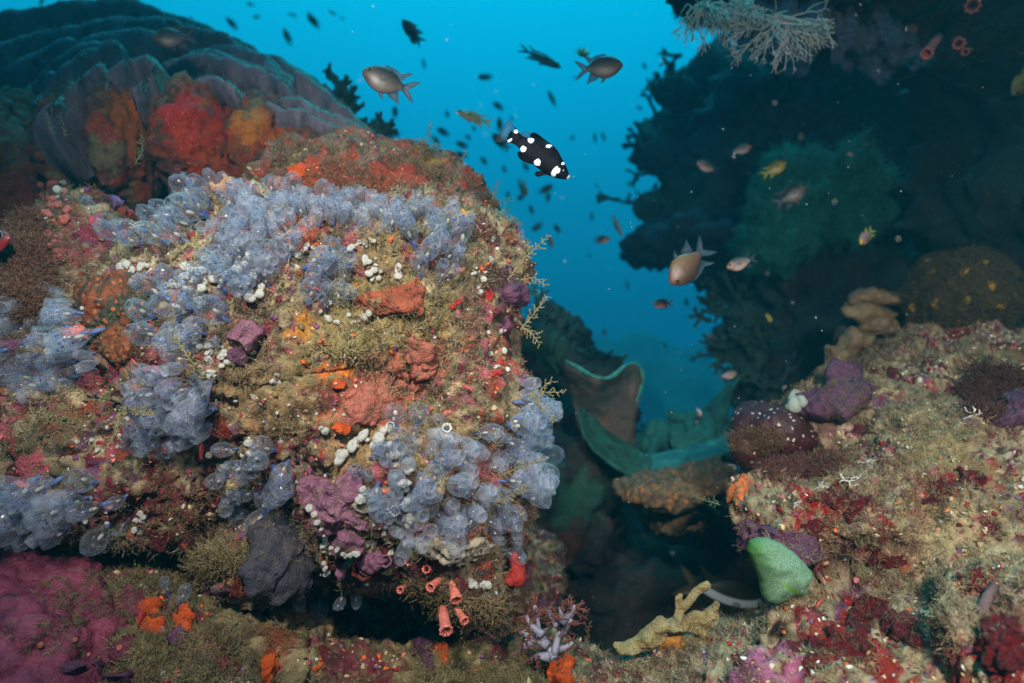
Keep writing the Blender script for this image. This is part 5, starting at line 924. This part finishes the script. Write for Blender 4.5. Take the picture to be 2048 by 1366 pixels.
    for x, y, d, n, ln, dr, lab in [(670, 215, 2.0, 16, .055, (.1, 0, 1), 'dark green antler coral behind the ridged coral'), (715, 250, 2.0, 7, .05, (.8, 0, .4), 'small dark antler coral low behind the ridged coral shoulder'), (1130, 740, 2.25, 22, .07, (.5, -.2, .8), 'bushy dark green coral above the curled plate'), (1060, 640, 2.3, 12, .07, (.5, -.2, .8), 'bushy dark coral half hidden by the boulder flank'), (1510, 690, 2.55, 22, .07, (-.9, -.2, .3), 'feathery dark coral at the wall foot facing the water'), (1490, 600, 2.7, 14, .06, (-.8, -.2, .5), 'feathery dark coral below the table coral'), (1560, 760, 2.4, 14, .06, (-.7, -.2, .5), 'dark shrubby coral near the lobed coral'), (1350, 150, 3.3, 14, .06, (-.6, -.2, .7), 'dark bushy coral on the upper wall corner'), (1330, 270, 3.3, 16, .06, (-1, -.2, .3), 'dark bushy coral along the wall edge'), (1310, 380, 3.25, 12, .05, (-1, -.2, .1), 'dark bushy coral hanging at the wall edge above the table coral'), (1090, 900, 2.1, 16, .05, (.3, -.5, .7), 'teal tinted bushy coral low beside the boulder')]:
        parts = []
        for k in range(n): branch_tree(P(x+random.gauss(0, 26), y+30+random.gauss(0, 22), d+random.gauss(0, .05)), (dr[0]+random.gauss(0, .5), dr[1]+random.gauss(0, .4), dr[2]+random.gauss(0, .4)), ln*random.uniform(.7, 1.2), .011, 2, .5, parts, (0, 0, .1), (2, 3), .7)
        parts.append(ell(x, y+34, d, 46, 34, .08)); V, F = join(parts); tag(mk('bushy_coral', V, F, mb, origin=P(x, y+30, d)), lab, 'coral')
    # limp grey strand over the blood red crust
    tag(mk('limp_strand', *tube([P(x, y, d) for x, y, d in [(2015, 1380, .74), (1985, 1320, .75), (1968, 1270, .76), (1962, 1225, .77), (1975, 1195, .78), (1990, 1170, .79)]], [.008, .0085, .007, .0075, .006, .004], 8, .2), mat_flesh('limp weed', S(104, 78, 76), S(84, 60, 60), 40, .002, .7)), 'limp brownish grey strand lying across the blood red crust', 'algae')
    # fuzzy brown anemone-like fringe at the dim left end of the boulder and brown weed near the purple mound
    for (x, y, rx, ry, n, s, c, lab, nm) in [(1510, 880, 60, 26, 260, .01, S(110, 84, 60), 'thin dusty weed creeping up the speckled mound', ('speckled',)), (55, 530, 40, 110, 900, .018, S(110, 76, 56), 'fuzzy brown weed down the shaded boulder end', ('reef_boulder', 'colony_base', 'lower_ledge')), (1990, 790, 70, 50, 700, .022, S(84, 50, 40), 'dark brown weed above the purple edge mound', ('sloping_rock',)), (1600, 930, 90, 26, 700, .014, S(100, 60, 50), 'reddish brown weed on the ridge above the starry tufts', ('sloping_rock',)), (180, 1190, 110, 50, 170, .008, S(120, 116, 80), 'thin olive turf caught between the rosy nodules', None), (90, 1270, 90, 40, 80, .007, S(130, 124, 90), 'sparse olive turf on the lower rosy nodules', None), (1780, 1040, 330, 160, 1100, .0075, S(150, 134, 98), 'thin tan turf dusting the dark red crusts on the slope', None), (600, 800, 440, 330, 2600, .0065, S(140, 126, 92), 'stray turf sprouting between the growths on the boulder', None), (1590, 1196, 50, 14, 120, .007, S(140, 120, 88), 'turf at the foot of the green mitten', None), (1700, 800, 60, 50, 260, .0055, S(130, 112, 84), 'turf flecking the purple hump', None), (1740, 1260, 160, 70, 160, .007, S(130, 104, 80), 'brownish turf over the lower dark red crusts', None), (930, 1210, 60, 16, 300, .02, S(130, 110, 76), 'ragged tan weed fringing the boulder underside', ('reef_boulder',)), (430, 1120, 90, 20, 400, .02, S(120, 104, 70), 'ragged weed hanging over the dark crack', ('reef_boulder',)), (850, 1180, 40, 18, 200, .02, S(110, 90, 60), 'ragged weed around the pink tube cups', ('reef_boulder',))]:
        pos = []; mm = []
        for _ in range(n):
            a = random.random()*6.283; r = math.sqrt(random.random()); h = hit(x+rx*r*math.cos(a), y+ry*r*math.sin(a), nm)
            if h: pos.append(np.array(h[0])); mm.append(basis(np.array(h[1])+[0, -.2, .2 if y < 1100 else -.5]+RNG.normal(0, .35, 3), random.random()*6)*s*random.uniform(.6, 1.2))
        if len(pos) > 5: scatter('weed', TW, np.array(pos), np.array(mm), np.array([c])*RNG.uniform(.6, 1.3, (len(pos), 1)), M_TURF, label=lab, cat='algae')
TW2 = [(v*np.array([1.6, 1.6, 1]), f) for v, f in TW]
build_corals()
# ================================================================== fish
from mathutils.geometry import tessellate_polygon
def fish_body(xs, top, bot, wid, seg=16):
    n = 26; x = np.linspace(xs[0], xs[-1], n); x = np.r_[xs[0], xs[0]-.012, x[1:]]; n = len(x); o = np.argsort(xs); f = lambda a: np.interp(x, np.array(xs)[o], np.array(a)[o])
    t, b, w = f(top), f(bot), f(wid); ker = np.array([1, 2, 1])/4
    for a in (t, b, w): a[1:-1] = np.convolve(a, ker, 'valid')
    V = []; F = []
    for i in range(n):
        for k in range(seg):
            a = 2*math.pi*k/seg; c, s = math.cos(a), math.sin(a); zc = (t[i]+b[i])/2; V.append((x[i], w[i]*math.copysign(abs(s)**1.15, s), zc+(t[i]-b[i])/2*c))
    for i in range(n-1):
        for k in range(seg): F.append([i*seg+k, i*seg+(k+1) % seg, (i+1)*seg+(k+1) % seg, (i+1)*seg+k])
    F.append(list(range(seg))[::-1]); F.append([(n-1)*seg+k for k in range(seg)]); return np.array(V), F
def fin(poly, t=.006, bend=0):      # flat fin of real thickness
    n = len(poly); V = [(x, t/2+bend*x*x, z) for x, z in poly]+[(x, -t/2+bend*x*x, z) for x, z in poly]; tri = tessellate_polygon([[Vector((x, z, 0)) for x, z in poly]])
    F = [list(q) for q in tri]+[[i+n for i in q[::-1]] for q in tri]+[[i, (i+1) % n, (i+1) % n+n, i+n] for i in range(n)]; return np.array(V), F
def mat_fish(name, back, side, belly, face=None, rough=.45, zs=(-.14, 0, .14)):
    m, N_, L_, bs = nodes(name); tc = N_.new('ShaderNodeTexCoord').outputs['Object']; g = N_.new('ShaderNodeSeparateXYZ'); L_.new(tc, g.inputs[0])
    c = mixc(N_, L_, rng(N_, L_, g.outputs['Z'], zs[0], zs[1], 0, 1), belly, side); c = mixc(N_, L_, rng(N_, L_, g.outputs['Z'], zs[1], zs[2], 0, 1), c, back)
    if face: c = mixc(N_, L_, rng(N_, L_, g.outputs['X'], .26, .4, 0, 1), c, face)
    v = N_.new('ShaderNodeTexVoronoi'); v.inputs['Scale'].default_value = 34; L_.new(tc, v.inputs['Vector']); c = mixc(N_, L_, 1, c, mixc(N_, L_, v.outputs['Distance'], (1.15, 1.15, 1.15), (.7, .7, .7)), 'MULTIPLY')
    L_.new(c, bs.inputs['Base Color']); bs.inputs['Roughness'].default_value = rough; bs.inputs['Specular IOR Level'].default_value = .5; return m
def mat_fin(name, col, alpha=.8):
    m, N_, L_, bs = nodes(name); tc = N_.new('ShaderNodeTexCoord').outputs['Object']; w = N_.new('ShaderNodeTexWave'); w.inputs['Scale'].default_value = 14; w.bands_direction = 'Z'; L_.new(tc, w.inputs['Vector'])
    bs.inputs['Base Color'].default_value = (*col, 1); bs.inputs['Roughness'].default_value = .6; L_.new(rng(N_, L_, w.outputs[0], 0, 1, alpha*.6, alpha), bs.inputs['Alpha']); return m
M_EYE = mat_flesh('fish eye', (.006, .008, .012), (.004, .004, .006), 5, 0, .12, spec=.8); M_IRIS = mat_flesh('fish iris', S(120, 110, 96), S(90, 84, 74), 5, 0, .4)
CH_X = [.5, .465, .41, .32, .2, .06, -.07, -.17, -.25]; CH_T = [.012, .06, .105, .155, .19, .185, .14, .075, .045]; CH_B = [-.012, -.05, -.095, -.15, -.19, -.185, -.135, -.068, -.042]; CH_W = [.008, .03, .05, .068, .076, .068, .048, .026, .012]
def fins_for(k):    # polygons scaled in height for slimmer kinds
    s = lambda p: [(x, z*k) for x, z in p]
    return dict(dorsal_fin=s([(.26, .16), (.12, .222), (-.04, .21), (-.15, .175), (-.27, .235), (-.34, .24), (-.24, .15), (-.2, .08), (-.05, .12), (.1, .16)]), anal_fin=s([(.0, -.16), (-.06, -.205), (-.17, -.225), (-.27, -.265), (-.23, -.17), (-.19, -.07), (-.08, -.11)]),
                tail_fin=s([(-.22, .042), (-.3, .085), (-.4, .14), (-.52, .17), (-.43, .075), (-.345, .0), (-.43, -.075), (-.5, -.17), (-.4, -.14), (-.3, -.085), (-.22, -.042)]), pelvic_fin=s([(.16, -.17), (.1, -.24), (.02, -.27), (.06, -.17)]))
def fish_proto(name, body, fins, mb, mf, hs=1., ws=1., eye=(.405, .05, .036), single=False):
    V, F = fish_body(CH_X, [v*hs for v in CH_T], [v*hs for v in CH_B], [v*ws for v in CH_W])
    if single: V, F = join([(V, F)]+[fin(p) for p in fins.values()]); return mk(name, V, F, mb, centre=False)
    o = mk(name, V, F, mb, centre=False)
    for k, p in fins.items(): v, f = fin(p, .006, .05 if k == 'tail_fin' else 0); mk(k, v, f, mf, parent=o)
    for s in (1, -1):
        v, f = fin([(.0, .03), (-.05, .055), (-.11, .05), (-.13, .015), (-.1, -.02), (-.04, -.02)], .004); v = v@np.array(Matrix.Rotation(s*R(-24), 3, 'Z').transposed())+[.2, s*.078*ws, -.02*hs]; mk('pectoral_fin', v, f, M_PEC, parent=o)
        ex, ez, er = eye; wy = np.interp(ex, CH_X[::-1], CH_W[::-1])*ws; v = ICO[2][0]*[er*1.18, er*.45, er*1.18]+[ex, s*wy*.84, ez*hs]; e = mk('eye', v, ICO[2][1], M_IRIS, parent=o); v = ICO[2][0]*[er, er*.45, er]+[ex, s*(wy*.84+er*.2), ez*hs]; mk('pupil', v, ICO[2][1], M_EYE, parent=e)
    return o
MFN = mat_fin('dusky fin', S(60, 66, 70)); MFY = mat_fin('yellow fin', S(170, 170, 40)); MFP = mat_fin('pale blue fin', S(50, 72, 84), .5)
M_PEC = mat_fin('clear pectoral fin', S(120, 104, 84), .3)
K = {}
K['grey'] = lambda: fish_proto('damselfish', None, fins_for(1.25), mat_fish('grey brown fish', S(34, 32, 32), S(62, 55, 48), S(98, 88, 80), S(78, 62, 48)), MFN, 1.28, 1.1)
K['tan'] = lambda: fish_proto('damselfish', None, fins_for(1.25), mat_fish('tan fish', S(56, 42, 32), S(86, 58, 38), S(98, 78, 48), S(92, 54, 34)), MFP, 1.28, 1.1)
K['pale'] = lambda: fish_proto('damselfish', None, fins_for(.9), mat_fish('pale fish', S(70, 84, 84), S(150, 128, 116), S(206, 180, 166), S(170, 120, 96)), MFP, 1.05)
K['yellow'] = lambda: fish_proto('damselfish', None, fins_for(1), mat_fish('olive yellow fish', S(110, 96, 30), S(150, 124, 40), S(176, 150, 50), S(140, 112, 50)), MFY, 1.22)
K['pink'] = lambda: fish_proto('damselfish', None, fins_for(1), mat_fish('mauve fish', S(110, 84, 92), S(150, 116, 118), S(166, 128, 120), S(214, 160, 20)), MFY, 1.2)
K['black'] = lambda: fish_proto('damselfish', None, fins_for(1.05), mat_fish('black and rust fish', S(16, 18, 22), S(34, 30, 30), S(150, 90, 60), None, zs=(-.12, -.05, .1)), mat_fin('black fin', S(14, 16, 20)), 1.08)
K['slim'] = lambda: fish_proto('slender_fish', None, fins_for(.55), mat_fish('slender fish', S(30, 60, 70), S(60, 90, 96), S(120, 130, 130)), MFN, .52, .8)
K['green'] = lambda: fish_proto('slender_fish', None, fins_for(.7), mat_fish('yellow green fish', S(120, 130, 40), S(170, 150, 90), S(190, 160, 120)), MFY, .62, .8)
K['far'] = lambda: fish_proto('damselfish', None, fins_for(1), mat_fish('dark far fish', S(20, 30, 36), S(40, 50, 56), S(70, 80, 84)), None, 1.15, single=True)
K['farslim'] = lambda: fish_proto('slender_fish', None, fins_for(.6), bpy.data.materials['dark far fish'], None, .55, .8, single=True)
K['faryel'] = lambda: fish_proto('damselfish', None, fins_for(.9), mat_fish('yellow tinged far fish', S(60, 70, 24), S(110, 96, 50), S(150, 110, 76)), None, .85, single=True)
PROTO = {}
def fish(kind, hx, hy, tx, ty, d, label, yaw=0, roll=0, group=None, cat='fish'):
    new = kind not in PROTO
    if kind.startswith('far') and d < 5 and hx < 1400: d *= 1.5     # the distant shoal
    if new: PROTO[kind] = K[kind]()
    o = PROTO[kind] if new else copy_tree(PROTO[kind]); A, B = P(hx, hy, d), P(tx, ty, d); ax = A-B; c = (A+B)/2; L_ = ax.length/math.cos(R(yaw)); X = (ax+Vector((0, -L_*math.sin(R(yaw)), 0))).normalized()
    if abs(X.z) < .55: Z = (Vector((0, 0, 1))-X*X.z).normalized(); Y = Z.cross(X)
    else: Y = Vector((0, -1, 0)) if X.x > 0 else Vector((0, 1, 0)); Y = (Y-X*Y.dot(X)).normalized(); Z = X.cross(Y)
    Z2 = Z*math.cos(R(roll))+Y*math.sin(R(roll)); Y2 = Z2.cross(X); Mx = Matrix((X, Y2, Z2)).transposed(); put(o, c, np.array(Mx), L_); return tag(o, label, cat, group)
def build_fish():
    f = fish
    f('grey', 727, 148, 832, 182, 1.15, 'grey brown damselfish with forked dark tail over the boulder, facing the ridged coral', 12)
    f('grey', 1245, 133, 1150, 138, 1.3, 'plump grey brown damselfish below the overhang tufts, facing the dark wall', 8); f('slim', 1122, 136, 1036, 94, 2.0, 'slender dark fish pointing down toward the plump damselfish')
    f('yellow', 1174, 118, 1155, 90, 1.8, 'small yellow finned fish tucked above the plump damselfish tail', 45); f('tan', 1338, 568, 1420, 486, 1.15, 'large tan damselfish diving before the table coral', 8)
    f('pale', 1453, 536, 1516, 514, 1.5, 'pale damselfish just behind the diving tan one', 5); f('pale', 1391, 328, 1442, 342, 1.9, 'pale bellied fish against the dark wall edge', 20); f('pale', 1503, 292, 1455, 308, 1.9, 'small silvery fish high on the dark wall')
    f('yellow', 1571, 325, 1524, 352, 1.7, 'olive yellow fish on the teal leafy coral top', 10); f('grey', 1610, 374, 1549, 411, 1.5, 'grey brown damselfish crossing the teal leafy coral', 12); f('pink', 1717, 489, 1750, 455, 1.5, 'mauve fish with a yellow face near the ball sponge', 15)
    f('pale', 1707, 310, 1690, 303, 2.0, 'tiny pale fish above the mauve fish on the dark wall'); f('yellow', 1541, 645, 1534, 626, 1.8, 'tiny orange fish by the feathery dark coral', 20); f('grey', 311, 84, 388, 66, 1.38, 'dim grey fish hovering in front of the ridged coral', 20)
    f('pale', 1474, 746, 1434, 756, 1.9, 'pale fish above the cabbage like green coral'); f('black', 1304, 608, 1348, 606, 1.7, 'round black fish with rust belly under the diving tan fish', 15); f('black', 1220, 478, 1186, 480, 2.0, 'small dark fish with warm face below a nose down slender fish', 20)
    f('slim', 1242, 474, 1226, 426, 2.0, 'dark nose down slender fish in the middle of the gap', 20); f('green', 912, 224, 986, 248, 2.1, 'yellow green slender fish left of the spotted fish tail', 5); f('pale', 1399, 832, 1394, 812, 1.9, 'tiny fish over the cabbage like coral', 40); f('pale', 1390, 846, 1400, 838, 1.9, 'tiny rust bellied fish beside another tiny one over the green leaves', 40)
    f('yellow', 2024, 190, 2075, 130, 1.7, 'dim yellow fish cut by the picture edge in the cave shade'); f('pale', 1574, 772, 1562, 780, 2.0, 'tiny pale fish by the speckled mound'); f('black', 806, 44, 845, 84, 2.0, 'dark olive fish at the top seen tilted, its tail away', 20); f('pale', 822, 88, 840, 70, 2.1, 'white bellied dark fish directly under a dark olive one', 50)
    f('faryel', 454, 36, 474, 58, 2.6, 'small olive fish above the ridged coral, nearest the top left', 20); f('faryel', 570, 60, 580, 88, 2.6, 'small olive fish pointing up beside the ridged coral', 30); f('far', 617, 32, 638, 54, 2.6, 'small dark fish above the antler coral', 25); f('farslim', 656, 20, 674, 31, 3, 'tiny dark fish close to the top edge'); f('faryel', 88, -6, 78, 12, 2.2, 'olive fish cut by the top edge above the ridged coral'); f('farslim', 846, 116, 850, 140, 3.4, 'tiny upright fish near the first grey damselfish tail')
    f('far', 955, 154, 987, 154, 2.8, 'small dark level fish under the open blue top'); f('far', 790, 212, 790, 238, 2.6, 'small upright dark fish under the first grey damselfish'); f('far', 740, 240, 770, 250, 2.8, 'blurred dark fish low by the antler coral'); f('far', 756, 262, 802, 272, 2.8, 'blurred longer dark fish on the mound skyline'); f('far', 893, 222, 896, 236, 3.2, 'dot like dark fish before the yellow green fish', 30); f('faryel', 999, 236, 1000, 264, 2.1, 'upright fish with orange belly by the spotted fish tail', 30)
    f('far', 986, 205, 1008, 220, 2.8, 'small dark fish above the spotted fish tail', 10); f('farslim', 1096, 180, 1112, 214, 2.6, 'dark upright slender fish above the spotted fish back'); f('farslim', 1189, 264, 1191, 288, 3, 'upright dark fish, one of a pair beyond the spotted fish, its bigger one'); f('farslim', 1203, 262, 1211, 285, 3.2, 'thin tilted fish, one of a pair beyond the spotted fish'); f('far', 874, 256, 900, 272, 2.7, 'dark fish over the green grey sprig'); f('far', 912, 284, 938, 296, 2.5, 'dark fish midway between mound and spotted fish, upper of two stacked'); f('far', 908, 306, 936, 314, 2.5, 'dark fish midway between mound and spotted fish, lower of two stacked')
    f('far', 962, 314, 974, 330, 3, 'dark oval fish below the spotted fish tail', 20); f('far', 864, 272, 880, 290, 3, 'blurred fish hugging the mound skyline', 10); f('far', 946, 252, 950, 262, 3, 'round dark fish dot left of the spotted fish', 40); f('far', 1006, 332, 1012, 346, 3.2, 'small dark fish dot under the spotted fish belly', 30); f('far', 1046, 326, 1058, 342, 3, 'small dark fish under the spotted fish pelvic fins', 20); f('faryel', 1054, 394, 1038, 356, 2.4, 'yellow tailed fish below the spotted fish', 10); f('far', 1036, 402, 1050, 382, 2.4, 'dark round fish overlapping the yellow tailed fish', 25)
    f('far', 1106, 370, 1076, 388, 2.6, 'dark fish pointing up right under the spotted fish head'); f('far', 1098, 386, 1094, 406, 2.6, 'dark upright fish beneath another under the spotted fish head', 10); f('far', 1016, 382, 1015, 398, 3.2, 'tiny dark fish by the thin upright sprig', 20); f('far', 1060, 410, 1066, 430, 2.8, 'dark upright fish over the forked sprig'); f('farslim', 1183, 422, 1184, 444, 3, 'tiny upright fish left of the nose down slender fish'); f('far', 1108, 450, 1122, 466, 2.8, 'dark round fish right of the forked sprig tip', 25); f('far', 1064, 462, 1086, 444, 2.7, 'blurred dark fish above the forked sprig', 10); f('faryel', 1096, 470, 1106, 498, 2.4, 'olive striped fish hanging at the forked sprig tip')
    f('farslim', 1252, 560, 1258, 582, 3, 'thin dark fish in the lower gap beside the round black fish'); f('far', 1372, 596, 1374, 614, 3, 'small upright dark fish, nearer the round black fish of two alike'); f('far', 1398, 592, 1403, 610, 3, 'small upright dark fish, farther from the round black fish of two alike'); f('far', 1446, 566, 1453, 580, 3.2, 'small dark fish dot under the pale damselfish'); f('far', 1208, 656, 1211, 674, 3, 'upright dark fish over the curled plate coral'); f('far', 1330, 684, 1331, 698, 3.2, 'tiny upright dark fish over the cabbage coral gap'); f('far', 1384, 712, 1387, 726, 3.2, 'tiny dark fish below a lone upright dark fish', 20)
    f('far', 1414, 668, 1446, 690, 2.6, 'dark crescent shaped fish at the wall foot'); f('far', 1449, 650, 1457, 660, 2.8, 'dark fish dot above the dark crescent fish', 30); f('far', 1486, 686, 1476, 696, 2.8, 'dark fish dot close to the feathery wall foot', 30); f('farslim', 1310, 150, 1314, 164, 3.2, 'tiny faint fish left of the bushy wall corner')
    f('far', 930, 270, 944, 280, 3.6, 'faint small fish behind the stacked pair'); f('far', 1020, 232, 1028, 240, 4, 'faint dot of a fish above the spotted fish'); f('far', 1148, 270, 1140, 282, 4, 'faint fish beyond the spotted fish back'); f('far', 985, 268, 1020, 300, 1.9, 'teal grey fish half hidden behind the spotted fish tail', 10)
    for k in range(16):
        x, y = random.choice([(random.uniform(760, 1010), random.uniform(190, 420)), (random.uniform(1080, 1300), random.uniform(60, 560)), (random.uniform(420, 700), random.uniform(5, 110))]); l = random.uniform(9, 15); a = random.uniform(-1, 1.2)
        f('far', x, y, x+l*math.cos(a), y+l*math.sin(a), random.uniform(5.5, 8), 'faint tiny fish far out in the hazy blue water', random.uniform(0, 40), 0, 'faint fish far out in the blue')
    # little red gobies perched on the rock
    K['goby'] = lambda: fish_proto('goby', None, fins_for(.5), mat_fish('red goby', S(150, 36, 30), S(186, 56, 44), S(200, 90, 76), None), mat_fin('goby fin', S(170, 70, 60), .7), .42, .9, (.42, .075, .034))
    for hx, hy, tx, ty, nm, lab in [(646, 583, 612, 570, B_, 'tiny red goby lying beside the small squirt clump'), (402, 922, 402, 870, B_, 'red goby hanging head down beside the dark red crust'), (946, 782, 922, 766, B_, 'small red goby on the turf above the boulder edge squirts'), (262, 716, 278, 736, B_, 'red goby under the mottled sponge tip'), (1622, 1230, 1650, 1190, ('sloping_rock',), 'red goby resting below the green mitten'), (1522, 985, 1512, 970, ('sloping_rock',), 'tiny red goby on the rock nose'), (275, 1255, 288, 1205, ('lower_ledge',), 'slim rusty goby against the orange pads')]:
        h = hit((hx+tx)/2, (hy+ty)/2); f('goby', hx, hy, tx, ty, h[0].y-.012, lab, cat='goby')
    # red soldier-like fish peeping out at the picture edge
    K['redfish'] = lambda: fish_proto('red_fish', None, fins_for(1), mat_fish('deep red fish', S(90, 10, 12), S(124, 16, 18), S(140, 36, 40), None), mat_fin('red fin', S(150, 20, 20)), 1.1, 1, (.36, .05, .07))
    f('redfish', 22, 476, -118, 502, 1.02, 'red fish with a big black eye peeping in at the picture edge')
build_fish()
def build_spotted():
    H, T = np.array([1138, 356.]), np.array([1012, 261.]); c = (H+T)/2; ex = (H-T)/np.linalg.norm(H-T); ez = np.array([ex[1], -ex[0]]); Ln = np.linalg.norm(H-T)
    q = lambda pts: [(float(np.dot(np.array(p)-c, ex)/Ln), float(np.dot(np.array(p)-c, ez)/Ln)) for p in pts]; z8 = lambda pts: q([(960+x/8.536, 220+y/8.536) for x, y in pts])
    xs = [.5, .485, .455, .40, .33, .25, .15, .05, -.05, -.15, -.23, -.30]; up = q([(1137.5, 350), (1137, 343), (1133, 333), (1127.5, 323), (1117, 304), (1104, 289.5), (1088, 281), (1072, 277), (1060, 277), (1052, 276), (1043, 270), (1034, 262)]); lo = q([(1136, 358), (1130, 359), (1118, 358), (1104, 354), (1092, 349), (1080, 340), (1068, 331), (1056, 322), (1046, 310), (1040, 297), (1032, 290), (1022, 287)])
    fu = lambda pr: np.interp(xs, [p[0] for p in sorted(pr)], [p[1] for p in sorted(pr)])
    top, bot = fu(up), fu(lo); w = np.interp(xs, [-.3, -.15, .05, .25, .4, .5], [.012, .035, .075, .085, .065, .012])
    m, N_, L_, bs = nodes('black spotted fish'); tc = N_.new('ShaderNodeTexCoord').outputs['Object']; g = N_.new('ShaderNodeSeparateXYZ'); L_.new(tc, g.inputs[0]); cb = N_.new('ShaderNodeCombineXYZ'); L_.new(g.outputs['X'], cb.inputs[0]); L_.new(g.outputs['Z'], cb.inputs[2])
    n = nz(N_, L_, tc, 30, 3); col = mixc(N_, L_, rng(N_, L_, n, .45, .65, 0, .8), (.003, .0035, .006), (.014, .006, .007)); nd = N_.new('ShaderNodeTexNoise'); nd.inputs['Scale'].default_value = 26; L_.new(tc, nd.inputs['Vector'])
    wz = N_.new('ShaderNodeMix'); wz.data_type = 'VECTOR'; wz.inputs[0].default_value = .035; L_.new(cb.outputs[0], wz.inputs[4]); L_.new(nd.outputs[1], wz.inputs[5])
    for (u, v, ru, rv, tl) in [(-.171, .086, .042, .04, 0), (-.18, -.061, .042, .042, 0), (-.392, .064, .026, .034, .4), (-.385, -.068, .022, .038, .3), (.059, .160, .026, .046, .5), (.067, -.095, .047, .047, 0), (.334, .092, .02, .036, .3), (.312, -.055, .036, .075, -.12), (.345, -.02, .02, .04, -.2), (.5, .0, .026, .05, 0)]:
        mp = N_.new('ShaderNodeMapping'); mp.vector_type = 'TEXTURE'; mp.inputs['Location'].default_value = (u*.965+.0175, .0, v*.965+.0175); mp.inputs['Rotation'].default_value = (0, tl, 0); mp.inputs['Scale'].default_value = (ru*.88, 1e3, rv*.88); L_.new(wz.outputs[1], mp.inputs[0]); ln = N_.new('ShaderNodeVectorMath'); ln.operation = 'LENGTH'; L_.new(mp.outputs[0], ln.inputs[0])
        col = mixc(N_, L_, rng(N_, L_, ln.outputs['Value'], .94, 1.04, 1, 0), col, (.68, .7, .72) if u < .49 else (.45, .46, .48))
    L_.new(col, bs.inputs['Base Color']); bs.inputs['Roughness'].default_value = .6; bs.inputs['Specular IOR Level'].default_value = .06
    V, F = fish_body(xs, list(top), list(bot), list(w), 20); o = mk('spotted_fish', V, F, m, centre=False)
    def part(nm, pts, mat, t=.01): v, f = fin(pts, t); return mk(nm, v, f, mat, parent=o)
    part('dorsal_fin', z8([(1420, 880), (1340, 710), (1290, 650), (1230, 590), (1160, 545), (1100, 500), (1020, 435), (940, 385), (880, 390), (858, 430), (862, 480), (900, 560), (1100, 700), (1300, 850)]), m)
    part('anal_fin', z8([(700, 705), (640, 715), (642, 780), (680, 835), (740, 880), (830, 915), (930, 935), (900, 820)]), m); part('pelvic_fin', z8([(1010, 1010), (1060, 1040), (960, 1050), (934, 1090), (950, 1125), (1000, 1142), (1080, 1115), (1150, 1105), (1150, 1030)]), m)
    part('tail_fin', z8([(720, 440), (660, 380), (620, 310), (595, 285), (590, 350), (545, 370), (520, 350), (510, 400), (480, 420), (490, 450), (455, 470), (470, 500), (430, 548), (520, 560), (620, 600), (680, 650)]), m)
    clear = mat_fin('clear fin membrane', (.02, .03, .04), .35); part('tail_membrane', z8([(600, 300), (560, 220), (490, 140), (420, 230), (350, 350), (290, 450), (255, 540), (340, 550), (440, 550), (480, 470), (520, 380)]), clear, .004); part('soft_dorsal_membrane', z8([(860, 470), (870, 380), (740, 365), (690, 390), (730, 430), (820, 490)]), clear, .004)
    for s in (1, -1): e = mk('eye', ICO[2][0]*[.026, .012, .026]+[.395, s*.06, .018], ICO[2][1], M_EYE, parent=o)
    d = 1.0; A, B2 = P(*H, d), P(*T, d); X = (A-B2).normalized(); Y = Vector((0, -1, 0)); Y = (Y-X*Y.dot(X)).normalized(); Y = -Y if X.cross(Y).z < 0 else Y; Z = X.cross(Y); put(o, (A+B2)/2, np.array(Matrix((X, Y, Z)).transposed()), (A-B2).length)
    tag(o, 'black fish with bold white spots diving in the open blue water', 'fish')
    # black and white banded fish behind the branching coral
    K['band'] = lambda: fish_proto('banded_fish', None, fins_for(1), banded(), mat_fin('dark olive fin', S(50, 46, 24), .95), 1.1, 1)
    fish('band', 1530, 1226, 1352, 1160, 1.38, 'dark fish with a white band lying behind the branching coral')
def banded():
    m, N_, L_, bs = nodes('banded fish'); tc = N_.new('ShaderNodeTexCoord').outputs['Object']; g = N_.new('ShaderNodeSeparateXYZ'); L_.new(tc, g.inputs[0]); ab = N_.new('ShaderNodeMath'); ab.operation = 'ABSOLUTE'; a = N_.new('ShaderNodeMath'); a.operation = 'ADD'; px = N_.new('ShaderNodeMath'); px.operation = 'MULTIPLY'; L_.new(g.outputs['X'], px.inputs[0]); L_.new(g.outputs['X'], px.inputs[1]); p2 = N_.new('ShaderNodeMath'); p2.operation = 'MULTIPLY_ADD'; L_.new(px.outputs[0], p2.inputs[0]); p2.inputs[1].default_value = -.55; L_.new(g.outputs['Z'], p2.inputs[2]); a.inputs[1].default_value = .0; L_.new(p2.outputs[0], a.inputs[0]); L_.new(a.outputs[0], ab.inputs[0])
    c = mixc(N_, L_, rng(N_, L_, ab.outputs[0], .028, .05, 1, 0), S(40, 34, 14), S(200, 204, 200)); L_.new(c, bs.inputs['Base Color']); bs.inputs['Roughness'].default_value = .5; return m
build_spotted()
# drifting specks in the water
def build_specks():
    n = 420; d = RNG.uniform(.45, 2.2, n)**1.0; pos = np.array([P(random.uniform(650, 2048), random.uniform(0, 1340), q)[:] for q in d]); ms = np.stack([np.eye(3)*random.uniform(.00025, .0007)*(.6+q*.5) for q in d])
    scatter('marine_snow', [(ICO[1][0], ICO[1][1])], pos, ms, np.full((n, 3), .55), M_GRIT, label='pale specks drifting in the water', cat='particles')
build_specks()

# ------------------------------------------------------------------ drop the patterns that were never placed
def drop_unused():
    for o in list(COL.objects):
        if o.parent is None and o.type in ('MESH', 'EMPTY') and 'label' not in o and o.get('kind') != 'structure':
            for c in list(o.children_recursive)+[o]: bpy.data.objects.remove(c)
drop_unused()
